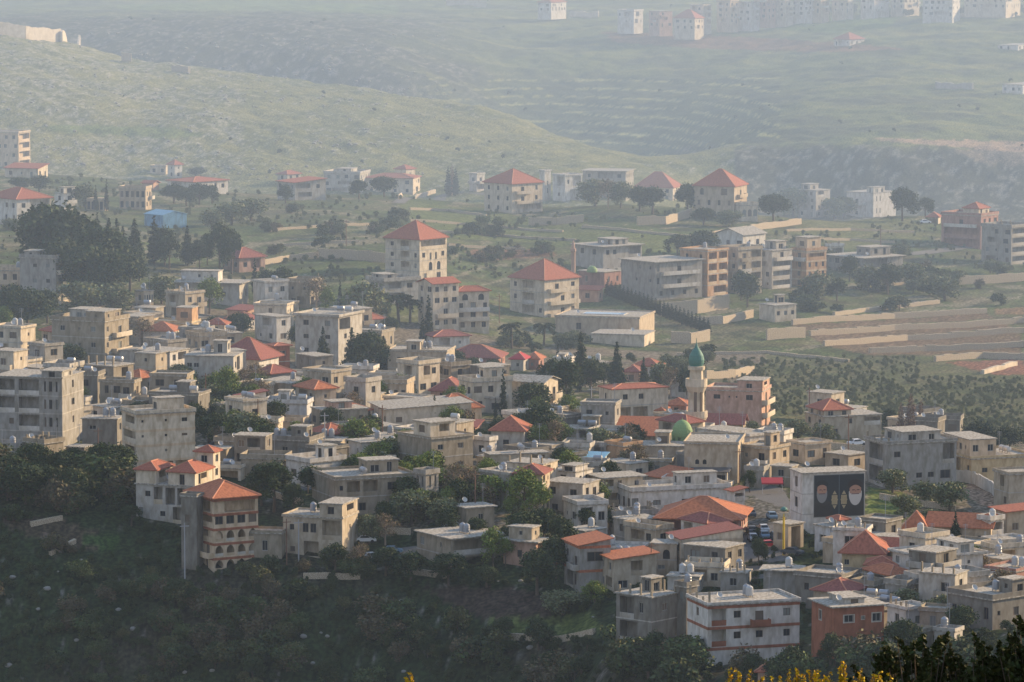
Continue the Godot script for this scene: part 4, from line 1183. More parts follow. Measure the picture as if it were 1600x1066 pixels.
	B(437, 532, 554, 810, 880, 18, "tan", "tan two storey house with turret room", {"fl": 2, "F": [["w", 1, 0.15, 0.9, 1.1], ["w", 1, 0.38, 1.2, 1.8], ["w", 1, 0.51, 1.2, 1.8], ["log", 1, 0.66, 0.97], ["w", 0, 0.16, 1.0, 1.0], ["log", 0, 0.35, 0.6], ["w", 0, 0.9, 1.2, 1.0]], "R": [["w", 1, 0.5, 0.6, 0.8]], "up": [[0.62, 1.0, 0.0, 1.0, 21, "flat"]], "pp": 0.3, "t": 1})
	B(384, 436, 441, 834, 874, 10, "dtan", "low brown house tucked behind the turret house", {"fl": 1})
	B(298, 350, 357, 703, 722, 10, "dtan", "concrete platform carrying parked cars", {"fl": 1, "F": [], "R": [], "pp": 0.0, "t": 0, "cat": "platform", "name": "platform"})
	B(372, 440, 447, 718, 752, 10, "dtan", "long blank brown wall house above dark trees", {"fl": 1, "F": [["w", 0, 0.3, 1.0, 1.0]]})
	# --- centre
	B(364, 373, 412, 620, 672, 66, "white", "white house with brown red lean-to", {"roof": "shed", "rp": 8, "rm": "tile3", "fl": 2})
	B(408, 477, 485, 632, 664, 10, "bluish", "bluish white low house with flat parapets", {"fl": 1, "F": [["w", 0, 0.12, 0.8, 1.0]], "pp": 0.8})
	B(482, 503, 572, 642, 678, 66, "dtan", "ochre brown house with small roof hut", {"fl": 1, "R": [["w", 0, 0.25, 1.5, 1.3], ["w", 0, 0.85, 0.9, 2.0]], "up": [[0.2, 0.8, 0.3, 0.75, 10, "flat", "pink"]]})
	B(398, 431, 435, 662, 692, 10, "cream", "tiny cream house with one arched door", {"fl": 1, "F": [["w", 0, 0.5, 1.0, 1.9, 1]]})
	B(398, 480, 500, 690, 722, 20, "dgrey", "jumbled dark rooftops below the tiny arched house", {"fl": 1, "t": 3})
	B(465, 530, 535, 690, 716, 10, "tan", "tan block with paired upright tanks", {"fl": 1, "t": 2, "pp": 0.0})
	B(574, 602, 752, 640, 676, 74, "cream", "long cream house with low wedge roof", {"fl": 1, "roof": "shed", "rp": 7, "rm": "roof", "R": [["w", 0, 0.15, 1.4, 1.2], ["w", 0, 0.72, 1.2, 1.2], ["w", 0, 0.88, 1.4, 1.6]], "dep": 19})
	B(668, 690, 752, 640, 668, 66, "apricot", "house end under orange red tiled slope", {"roof": "hip", "rp": 20, "rm": "tile2", "fl": 1})
	B(618, 673, 738, 686, 745, 52, "dtan", "drab two storey house with paired windows", {"fl": 2, "F": [], "R": [["w", 1, 0.22, 1.4, 1.1], ["w", 1, 0.7, 1.5, 1.1], ["w", 0, 0.22, 1.5, 1.1], ["w", 0, 0.7, 1.6, 1.1]], "up": [[0.35, 0.85, 0.3, 0.9, 22, "flat", "cream"]], "pp": 0.3})
	B(541, 563, 618, 692, 724, 60, "white", "white ended house with long dark flat roof", {"fl": 1, "F": [["w", 0, 0.7, 0.5, 1.4]], "R": [["w", 0, 0.9, 0.9, 1.4]], "oh": 0.5, "pp": 0.0})
	B(441, 482, 536, 724, 764, 50, "white", "whitewashed corner house with blue and red fascia", {"fl": 1, "F": [["w", 0, 0.32, 1.9, 1.5], ["w", 0, 0.82, 1.1, 1.1]], "R": [["w", 0, 0.5, 1.6, 1.4]], "pp": 0.8, "bc": "blue"})
	B(480, 522, 648, 750, 806, 68, "dtan", "long brown house with draped verandas", {"fl": 2, "R": [["w", 1, 0.07, 0.7, 1.0], ["log", 1, 0.14, 0.3], ["log", 1, 0.34, 0.52], ["bal", 0, 0.14, 0.52], ["w", 1, 0.7, 2.0, 1.6], ["w", 0, 0.7, 1.4, 1.8]], "F": [], "pp": 0.5, "t": 1})
	B(646, 664, 684, 741, 806, 45, "grey", "slotted concrete tower carrying white tanks", {"fl": 3, "F": [["w", 2, 0.3, 0.5, 2.4], ["w", 2, 0.7, 0.5, 2.4], ["w", 1, 0.5, 0.5, 2.0]], "R": [["w", 2, 0.35, 0.5, 2.4], ["w", 2, 0.75, 0.5, 2.4], ["w", 0, 0.4, 0.8, 1.8]], "t": 3, "cat": "tower", "name": "water_tower"})
	B(648, 704, 790, 842, 896, 58, "dtan", "weathered house with open veranda on thin posts", {"fl": 2, "F": [["w", 1, 0.15, 1.6, 1.6], ["w", 1, 0.7, 0.6, 0.9]], "R": [["log", 1, 0.05, 0.7], ["open", 0, 0.1, 0.75]], "pp": 0.0, "oh": 0.5})
	B(786, 838, 856, 847, 890, 28, "pink", "pinkish house with porch and tank hut", {"fl": 1, "F": [["w", 0, 0.5, 1.0, 1.4]], "R": [["open", 0, 0.15, 0.95]], "oh": 0.9, "pp": 0.0, "up": [[0.1, 0.8, 0.1, 0.8, 19, "flat", "tan"]], "t": 0})
	B(756, 766, 857, 711, 746, 72, "tan", "tan bungalow with white roof and two windows", {"fl": 1, "R": [["w", 0, 0.4, 1.2, 1.0], ["w", 0, 0.6, 1.2, 1.0], ["log", 0, 0.72, 0.95]], "pp": 0.0, "t": 2})
	B(767, 819, 823, 674, 712, 10, "lgrey", "grey cube house with neat red hip roof", {"roof": "hip", "rp": 20, "fl": 1, "F": [["w", 0, 0.45, 1.3, 1.1]], "dep": 8})
	B(716, 738, 800, 598, 645, 62, "cream", "cream house with script-like white roof mess", {"fl": 2, "pp": 0.9, "t": 2})
	B(796, 850, 873, 598, 650, 25, "cream", "tall cream house with sloping parapet", {"roof": "gable", "rp": 8, "rm": "roof", "fl": 2, "F": [["w", 1, 0.3, 1.2, 1.2]]})
	B(672, 718, 723, 612, 632, 12, "pink", "house under dark red hip left of cream parapets", {"roof": "hip", "rp": 17, "rm": "tile3", "dep": 10})
	B(696, 778, 784, 560, 576, 10, "rose", "wide low house under dull red roof", {"roof": "hip", "rp": 17, "rm": "tile3", "dep": 10, "oh": 0.8})
	B(798, 818, 822, 562, 580, 15, "lgrey", "small house under a bright red tarpaulin dome", {"roof": "hip", "rp": 9, "rm": "redcloth"})
	B(822, 842, 848, 562, 578, 15, "rose", "small orange roofed kiosk among white houses", {"roof": "hip", "rp": 9, "rm": "tile2"})
	B(604, 697, 703, 550, 602, 10, "tan", "tan two storey house with central window tower", {"fl": 2, "F": [["w", 1, 0.22, 1.7, 1.0], ["w", 1, 0.7, 1.7, 1.0], ["w", 0, 0.22, 1.7, 1.0], ["w", 1, 0.45, 0.7, 1.2], ["w", 0, 0.45, 0.7, 1.2], ["w", 0, 0.7, 1.6, 0.9]], "sur": true, "up": [[0.32, 0.55, 0.6, 0.99, 14, "flat"]], "pp": 0.3, "t": 3})
	B(545, 595, 613, 520, 552, 22, "dtan", "old house crowded with steel tanks", {"fl": 1, "t": 3})
	B(440, 474, 482, 586, 606, 12, "cream", "small cream roof shed among grey rooftops", {"fl": 1, "t": 0})
	B(396, 452, 492, 600, 628, 30, "dtan", "flat brown roofs beside tall hedge tree", {"fl": 1, "t": 2})
	B(498, 540, 568, 594, 628, 30, "grey", "grey lean house with pale side wall", {"fl": 1, "t": 2})
	B(566, 634, 641, 600, 636, 12, "stone", "stone colonnade house overgrown with vines", {"fl": 1, "F": [["row", 0, 6, 0.9, 2.4]], "t": 0})
	B(866, 892, 898, 562, 584, 15, "white", "small white house with stepped roof blocks", {"fl": 1, "up": [[0.2, 0.6, 0.2, 0.8, 6, "flat"]]})
	B(914, 925, 950, 568, 600, 52, "white", "bright white house behind conifers", {"fl": 2, "R": [["bal", 1, 0.1, 0.9], ["w", 0, 0.5, 1.6, 1.2]]})
	B(992, 1029, 1039, 573, 590, 18, "white", "white cottage with red hip roof in trees", {"roof": "hip", "rp": 10})
	B(976, 1000, 1006, 582, 596, 15, "pink", "low cottage with brownish red roof", {"roof": "hip", "rp": 8, "rm": "tile3"})
	B(938, 957, 1047, 609, 660, 68, "cream", "cream house with dark open ground floor bays", {"fl": 2, "roof": "hip", "rp": 5, "oh": 0.2, "R": [["w", 1, 0.24, 1.2, 1.2], ["w", 1, 0.52, 1.2, 1.2], ["open", 0, 0.06, 0.34], ["open", 0, 0.38, 0.64]], "F": [["w", 1, 0.5, 0.9, 1.4], ["w", 0, 0.5, 1.0, 1.8]]})
	B(1015, 1037, 1041, 642, 662, 15, "pink", "little kiosk with pointed red roof by mosque", {"roof": "hip", "rp": 9, "rm": "tile2"})
	B(1043, 1074, 1080, 634, 652, 15, "rose", "rose kiosk with pointed red roof behind minaret", {"roof": "hip", "rp": 9, "rm": "tile2"})
	B(1045, 1072, 1076, 656, 674, 12, "pink", "red roofed lodge directly beside the minaret", {"roof": "hip", "rp": 12})
	B(1098, 1163, 1169, 664, 690, 10, "tan", "tan hall with long plain red roof", {"roof": "gable", "rp": 14, "rm": "tile3", "fl": 1, "F": [["w", 0, 0.15, 1.6, 1.2], ["w", 0, 0.42, 0.8, 0.8], ["w", 0, 0.75, 2.2, 1.2]]})
	B(1106, 1193, 1210, 612, 672, 16, "pink", "pink apartment house with scalloped lit balconies", {"fl": 3, "F": [["w", 2, 0.2, 1.6, 1.0], ["w", 2, 0.42, 0.4, 0.4], ["w", 2, 0.55, 0.4, 0.4], ["w", 2, 0.78, 1.6, 1.2]], "R": [["bal", 2, 0.05, 0.95], ["bal", 1, 0.05, 0.95], ["bal", 0, 0.05, 0.95]], "bc": "cream", "up": [[0.55, 1.0, 0.1, 0.9, 15, "flat"]], "pp": 0.6, "t": 2, "cat": "apartment block", "name": "apartment_block"})
	B(1072, 1156, 1163, 694, 756, 8, "stone", "blank stone mosque hall with two small arches", {"fl": 1, "F": [["w", 0, 0.24, 0.8, 1.0, 1], ["w", 0, 0.38, 0.8, 1.0, 1]], "R": [], "pp": 0.35, "t": 0, "dep": 15, "cat": "mosque", "name": "mosque_hall"})
	B(998, 1074, 1078, 698, 730, 8, "stone", "low stone prayer house joined to mosque hall", {"fl": 1, "F": [["w", 0, 0.12, 0.9, 1.2]], "t": 2, "pp": 0.0})
	B(880, 924, 931, 646, 662, 12, "white", "white roof room with pale panels", {"fl": 1, "F": [], "t": 1})
	B(864, 958, 966, 659, 680, 10, "green", "greenish plastered wall house under the white room", {"fl": 1, "F": [], "t": 0, "pp": 0.6})
	B(884, 952, 962, 672, 696, 12, "dtan", "patched flat roof house with white sheets", {"fl": 1, "t": 2})
	B(962, 1030, 1037, 682, 700, 12, "tan", "old house under bright orange tile slope", {"roof": "shed", "rp": 22, "rm": "tile2", "dep": 9})
	B(880, 948, 955, 696, 726, 10, "grey", "grey house with dark shaded yard", {"fl": 1, "F": [["open", 0, 0.5, 0.95]], "t": 1})
	B(948, 975, 1005, 698, 732, 48, "orange", "orange and ochre painted roof house", {"fl": 1, "F": [], "R": [["w", 0, 0.35, 0.9, 1.0], ["w", 0, 0.85, 0.7, 1.0]], "pp": 0.7})
	B(858, 900, 928, 738, 782, 32, "white", "white house with two tall doors", {"fl": 2, "R": [["w", 1, 0.3, 0.8, 1.8], ["w", 1, 0.65, 0.8, 1.8]], "up": [[0.5, 1, 0.3, 1, 8, "flat"]]})
	B(924, 944, 1007, 747, 790, 66, "cream", "yellowish house with deep corner loggia", {"fl": 2, "R": [["log", 1, 0.02, 0.26], ["w", 1, 0.42, 0.9, 1.5], ["w", 1, 0.85, 1.0, 1.0], ["log", 0, 0.1, 0.6]], "oh": 0.8, "pp": 0.0})
	B(1010, 1042, 1082, 748, 772, 50, "lgrey", "grey house with red tile lean-to", {"roof": "shed", "rp": 11, "rm": "tile2", "fl": 1})
	B(1038, 1084, 1093, 751, 774, 15, "white", "white box house in front of mosque", {"fl": 1, "F": [["w", 0, 0.75, 0.7, 1.2]], "t": 0})
	B(1084, 1139, 1146, 738, 760, 12, "lgrey", "glazed shed with dark sloping canopy", {"roof": "shed", "rp": 9, "rm": "canopy", "fl": 1, "F": [["row", 0, 3, 2.2, 1.6]]})
	B(966, 988, 1146, 769, 808, 72, "white", "long white shop building with flat parapet", {"fl": 1, "F": [["row", 0, 3, 1.4, 2.0]], "R": [["w", 0, 0.04, 1.4, 2.2], ["w", 0, 0.26, 1.6, 1.0], ["w", 0, 0.55, 1.6, 1.0], ["w", 0, 0.85, 1.6, 1.0]], "pp": 0.8, "t": 0, "wid": 9})
	B(1141, 1150, 1168, 768, 800, 60, "white", "white street house with small red awnings", {"fl": 2, "roof": "shed", "rp": 5, "R": [["log", 1, 0.1, 0.9]]})
	B(1032, 1158, 1167, 812, 850, 10, "rose", "open sided restaurant under big orange tiled roof", {"roof": "hip", "rp": 27, "rm": "tile2", "fl": 2, "F": [["open", 1, 0.03, 0.32], ["open", 1, 0.35, 0.64], ["open", 1, 0.67, 0.97]], "oh": 1.0, "dep": 14, "cat": "restaurant"})
	B(894, 904, 951, 790, 828, 70, "white", "white garage house with two dark gates", {"fl": 1, "R": [["open", 0, 0.1, 0.5], ["w", 0, 0.8, 1.4, 1.8]], "pp": 0.7, "wid": 8})
	B(950, 962, 1030, 806, 838, 70, "grey", "grey rubble house with awning behind columns", {"fl": 1, "sc": 6, "t": 2})
	B(1056, 1067, 1166, 843, 900, 74, "cream", "cream house with round arched windows and rose roof", {"fl": 2, "R": [["w", 1, 0.14, 0.8, 1.3, 1], ["w", 1, 0.34, 1.4, 1.9, 1], ["w", 1, 0.64, 1.4, 1.9, 1], ["w", 1, 0.86, 0.8, 1.3, 1], ["w", 0, 0.36, 1.4, 1.9, 1], ["w", 0, 0.58, 1.4, 1.9, 1], ["w", 0, 0.88, 1.4, 1.9, 1]], "roof": "shed", "rp": 14, "rm": "tile3", "oh": 0.2, "wid": 9, "tr": "tan"})
	B(1020, 1060, 1065, 850, 900, 10, "tan", "narrow tan wing with one large arch", {"fl": 2, "F": [["w", 1, 0.6, 1.3, 1.8, 1], ["w", 0, 0.4, 1.4, 0.8]]})
	B(897, 907, 956, 852, 928, 72, "grey", "grey house with two tiers of red tile awning", {"fl": 2, "roof": "shed", "rp": 10, "rm": "tile2", "R": [["w", 1, 0.5, 3.2, 1.8]], "wid": 9, "tr": "tile2"})
	B(952, 961, 1029, 874, 928, 72, "tan", "stepped tan house with red tile awning", {"fl": 2, "roof": "shed", "rp": 8, "rm": "tile2", "wid": 8})
	B(966, 1021, 1065, 933, 1010, 42, "dgrey", "raw concrete house bristling with starter columns", {"fl": 2, "F": [["log", 1, 0.1, 0.5], ["w", 1, 0.7, 0.9, 1.9], ["log", 0, 0.1, 0.6]], "R": [["w", 1, 0.5, 1.5, 1.3]], "sc": 8, "pp": 0.0, "t": 1})
	B(1060, 1076, 1094, 917, 1000, 45, "dgrey", "dark windowless concrete stair shaft", {"fl": 3, "F": [["w", 2, 0.5, 0.9, 1.6]], "R": [], "t": 1, "cat": "tower", "name": "stair_tower"})
	B(1092, 1110, 1258, 945, 1045, 72, "white", "white apartment house with red balcony bands", {"fl": 3, "F": [["w", 2, 0.5, 1.2, 1.4]], "R": [["log", 2, 0.04, 0.2], ["log", 1, 0.04, 0.2], ["w", 2, 0.32, 1.3, 1.2], ["w", 1, 0.32, 1.3, 1.2], ["bal", 2, 0.46, 0.66], ["w", 1, 0.56, 1.3, 1.2], ["w", 2, 0.86, 1.3, 1.3], ["w", 1, 0.86, 1.2, 1.2]], "tr": "brick", "bc": "brick", "wid": 10, "pp": 0.4, "sc": 4, "t": 2, "cat": "apartment block", "name": "apartment_block"})
	B(1284, 1309, 1391, 948, 1030, 70, "brick", "red brick house with white framed windows", {"fl": 2, "R": [["w", 1, 0.3, 1.7, 1.2], ["w", 1, 0.85, 1.5, 1.4], ["w", 0, 0.22, 2.6, 1.5], ["w", 0, 0.5, 0.9, 0.9], ["w", 0, 0.85, 1.3, 1.5], ["w", 1, 0.58, 0.6, 0.6]], "F": [["w", 1, 0.4, 1.0, 1.6]], "sur": true, "oh": 0.6, "pp": 0.0, "wid": 9, "t": 2, "up": [[0.1, 0.8, 0.3, 0.7, 8, "flat", "lgrey"]]})
	# --- small houses between the larger ones
	B(708, 728, 772, 794, 832, 62, "dtan", "low shed with white slab roof in the gardens", {"fl": 1, "pp": 0.0, "oh": 0.5, "t": 0})
	B(330, 352, 372, 636, 664, 45, "lgrey", "little grey house beside the light green tree", {"fl": 1})
	B(500, 548, 556, 668, 692, 12, "grey", "flat grey house under the ochre brown house", {"fl": 1})
	B(640, 690, 698, 712, 738, 12, "white", "small whitewashed house before the drab house", {"fl": 1})
	B(690, 742, 752, 668, 692, 15, "rose", "rose house with lean roof by the drab house", {"roof": "shed", "rp": 7, "rm": "tile3"})
	B(740, 764, 776, 690, 716, 35, "white", "narrow white house next to the grey cube", {"fl": 1})
	B(842, 872, 884, 716, 742, 25, "stone", "small stone house behind the white doors house", {"fl": 1})
	B(1004, 1050, 1058, 722, 744, 12, "tan", "low tan house under the stone prayer house", {"fl": 1, "t": 2})
	B(1100, 1140, 1150, 762, 780, 15, "cream", "low cream annex behind the long white shops", {"fl": 1, "pp": 0.6})
	B(985, 1020, 1030, 786, 806, 20, "dtan", "brown lean house before the long white shops", {"fl": 1})
	B(908, 942, 950, 716, 738, 15, "bluish", "bluish house with sheeted yard", {"fl": 1, "roof": "shed", "rp": 5, "rm": "sheet"})
	B(590, 616, 626, 700, 726, 25, "cream", "small cream house behind the long brown house", {"fl": 1})
	B(430, 470, 478, 660, 684, 15, "stone", "old stone house with dark doorway", {"fl": 1, "F": [["w", 0, 0.5, 1.2, 2.0, 1]]})
	B(352, 384, 392, 676, 700, 15, "dtan", "brown hut above the parked cars", {"fl": 1})
	B(100, 128, 136, 628, 654, 20, "lgrey", "pale hut squeezed beside the stair tower", {"fl": 1})
	B(196, 226, 234, 622, 648, 18, "tan", "tan hut with roof clutter behind dark house", {"fl": 1, "t": 2})
	B(660, 690, 700, 572, 596, 20, "white", "little white house behind the window tower house", {"fl": 1})
	B(740, 786, 795, 624, 648, 15, "lgrey", "grey house hidden behind the slim cypress", {"fl": 1})
	B(1210, 1240, 1252, 730, 762, 25, "dtan", "weathered house at the top of the street", {"fl": 2})
	B(1168, 1196, 1206, 736, 764, 20, "grey", "grey kiosk house under the crumbling stone house", {"fl": 1})
	B(1296, 1330, 1362, 712, 738, 45, "stone", "stone house with mural behind the poster top", {"fl": 1, "t": 0})
	B(1130, 1170, 1180, 896, 926, 15, "grey", "grey yard house in front of arched cream house", {"fl": 1, "sc": 4, "t": 3})
	B(1046, 1096, 1104, 902, 930, 12, "lgrey", "pale roof slab house crowded with tanks", {"fl": 1, "pp": 0.0, "t": 3})
	B(1340, 1372, 1392, 916, 946, 35, "dtan", "brown shed under the porch tower", {"fl": 1})
	B(1510, 1548, 1570, 904, 932, 35, "white", "white cottage behind the dark ruin", {"fl": 1})
	B(1470, 1500, 1516, 988, 1014, 30, "lgrey", "pale hut below the tumbledown shed", {"fl": 1})
	B(250, 268, 276, 676, 700, 25, "dtan", "brown shack behind the cream five storey house", {"fl": 1})
	B(846, 872, 890, 640, 664, 35, "tan", "tan house among the dark round trees", {"fl": 1})
	B(1050, 1086, 1096, 596, 624, 20, "white", "white house behind the minaret trees", {"fl": 1})
	B(96, 126, 140, 700, 722, 25, "dgrey", "dark wall hut at the wooded bank", {"fl": 1, "t": 0})
	# --- right side
	B(1246, 1258, 1359, 739, 836, 74, "white", "white building carrying the huge dark poster", {"fl": 3, "F": [["w", 2, 0.5, 1.6, 2.0], ["w", 1, 0.5, 1.6, 2.0]], "R": [], "wid": 7, "pp": 0.0, "t": 0, "nohut": 1})
	B(1186, 1228, 1244, 680, 716, 25, "white", "white house with lit gable behind poster street", {"fl": 1, "t": 2})
	B(1160, 1206, 1240, 702, 750, 35, "stone", "crumbling stone house with sloped roof piece", {"fl": 2, "t": 3})
	B(1236, 1262, 1305, 696, 726, 55, "apricot", "peach coloured house behind the poster building", {"fl": 1, "t": 0})
	B(1266, 1292, 1385, 652, 684, 68, "tan", "cream house with small dull red cap", {"fl": 2, "R": [["w", 0, 0.2, 1.0, 1.8], ["w", 1, 0.45, 1.0, 1.2], ["log", 1, 0.7, 0.98]], "up": [[0.1, 0.9, 0.5, 0.98, 8, "hip"]], "t": 2})
	B(1362, 1392, 1505, 694, 764, 68, "grey", "large unfinished block house with stepped concrete tops", {"fl": 2, "R": [["w", 1, 0.14, 1.5, 1.2], ["w", 0, 0.2, 2.2, 1.7], ["w", 0, 0.46, 1.4, 1.1], ["w", 0, 0.63, 1.4, 1.1], ["w", 0, 0.84, 2.4, 1.8], ["log", 1, 0.8, 0.97]], "F": [["log", 1, 0.2, 0.8], ["log", 0, 0.2, 0.8]], "up": [[0.1, 0.9, 0.2, 0.75, 15, "flat", "lgrey"]], "sc": 4, "pp": 0.5, "t": 0})
	B(1488, 1524, 1625, 718, 756, 70, "yellow", "yellow ochre bungalow with orange trim", {"fl": 1, "R": [["w", 0, 0.22, 1.3, 1.0], ["w", 0, 0.62, 1.3, 1.0]], "up": [[0.0, 0.9, 0.55, 0.98, 28, "flat", "apricot"]], "pp": 0.5, "t": 2})
	B(1576, 1584, 1640, 742, 798, 70, "tan", "pale house with red edged wall", {"fl": 2, "R": [["w", 0, 0.7, 1.2, 1.2]], "wid": 7})
	B(1570, 1582, 1640, 800, 850, 70, "stone", "stone house with red rim and square windows", {"fl": 1, "roof": "shed", "rp": 4, "wid": 7})
	B(1417, 1455, 1461, 830, 856, 12, "white", "white house with steep red tent roof", {"roof": "hip", "rp": 28, "rm": "tile2", "fl": 1, "F": [], "dep": 5})
	B(1457, 1556, 1577, 826, 862, 16, "stone", "long stone house with red roof and round window", {"roof": "gable", "rp": 18, "rm": "tile2", "fl": 1, "F": [["w", 0, 0.18, 1.3, 1.3, 1], ["w", 0, 0.85, 1.4, 1.2]]})
	B(1538, 1555, 1578, 814, 860, 50, "white", "white end house with lit stepped balconies", {"fl": 2, "sr": "log", "t": 1})
	B(1322, 1386, 1394, 866, 896, 12, "yellow", "ochre house with domed red hip roof", {"roof": "hip", "rp": 31, "fl": 1, "oh": 0.7, "dep": 8, "F": [["w", 0, 0.12, 0.9, 1.0]]})
	B(1384, 1452, 1462, 858, 884, 12, "yellow", "ochre wing with long red roof", {"roof": "gable", "rp": 13, "rm": "tile", "fl": 1, "F": [["w", 0, 0.15, 1.2, 1.0]]})
	B(1280, 1302, 1339, 824, 866, 55, "bluish", "bluish white house with red roof corner", {"fl": 1, "R": [["w", 0, 0.3, 0.5, 1.6]], "up": [[0.2, 0.9, 0.1, 0.5, 7, "hip"]], "t": 3})
	B(1214, 1236, 1262, 820, 862, 45, "tan", "shuttered roadside shop beside the parked cars", {"fl": 1, "R": [["open", 0, 0.2, 0.8]], "cat": "shop", "name": "shop"})
	B(1360, 1407, 1411, 884, 916, 10, "cream", "cream porch tower with row of small openings", {"fl": 1, "roof": "hip", "rp": 10, "F": [["row", 0, 5, 0.5, 0.6]], "dep": 6})
	B(1408, 1455, 1550, 872, 922, 60, "white", "broad white house with grey roof edge", {"fl": 2, "F": [["w", 1, 0.15, 1.2, 1.3], ["w", 1, 0.55, 1.0, 1.3], ["log", 0, 0.3, 0.9]], "R": [["w", 1, 0.35, 1.2, 0.7], ["w", 1, 0.75, 0.6, 0.6]], "oh": 0.7, "pp": 0.3, "up": [[0.3, 0.9, 0.1, 0.4, 16, "flat"]]})
	B(1426, 1456, 1560, 908, 952, 60, "lgrey", "pale house behind the lone young conifer", {"fl": 2, "F": [["w", 1, 0.3, 1.0, 1.4], ["w", 1, 0.8, 1.0, 1.6]], "R": [["w", 1, 0.2, 2.4, 1.4]], "t": 2})
	B(1546, 1560, 1630, 858, 894, 66, "cream", "cream house cut by the frame beside broad roof", {"fl": 1, "t": 1})
	B(1552, 1596, 1640, 894, 930, 40, "rose", "brick red shed with tank at the village edge", {"fl": 1, "t": 2})
	B(1198, 1252, 1257, 892, 938, 10, "grey", "grey concrete workshop with deep overhang", {"fl": 1, "oh": 0.8, "pp": 0.0, "F": [], "t": 1})
	B(1250, 1320, 1356, 904, 940, 30, "dgrey", "low dark house with big pale parapet", {"fl": 1, "pp": 0.6, "F": [["row", 0, 2, 0.9, 1.3]], "R": [["w", 0, 0.6, 1.2, 0.9]]})
	B(1392, 1424, 1452, 915, 960, 40, "grey", "grey barred house under the broad white house", {"fl": 1, "F": [["row", 0, 5, 0.6, 1.8]], "t": 0})
	B(1446, 1486, 1500, 956, 990, 20, "dtan", "low tumbledown shed roof", {"fl": 1, "t": 0})
	B(1496, 1560, 1640, 938, 985, 50, "dgrey", "dark ruined house with empty windows", {"fl": 1, "t": 2})
	B(1400, 1440, 1470, 990, 1022, 40, "dtan", "half hidden rubble house near the bushes", {"fl": 1, "t": 0})
	B(1190, 1228, 1236, 1052, 1075, 15, "pink", "red tiled roof peeping above the lower trees", {"roof": "hip", "rp": 14, "fl": 1})

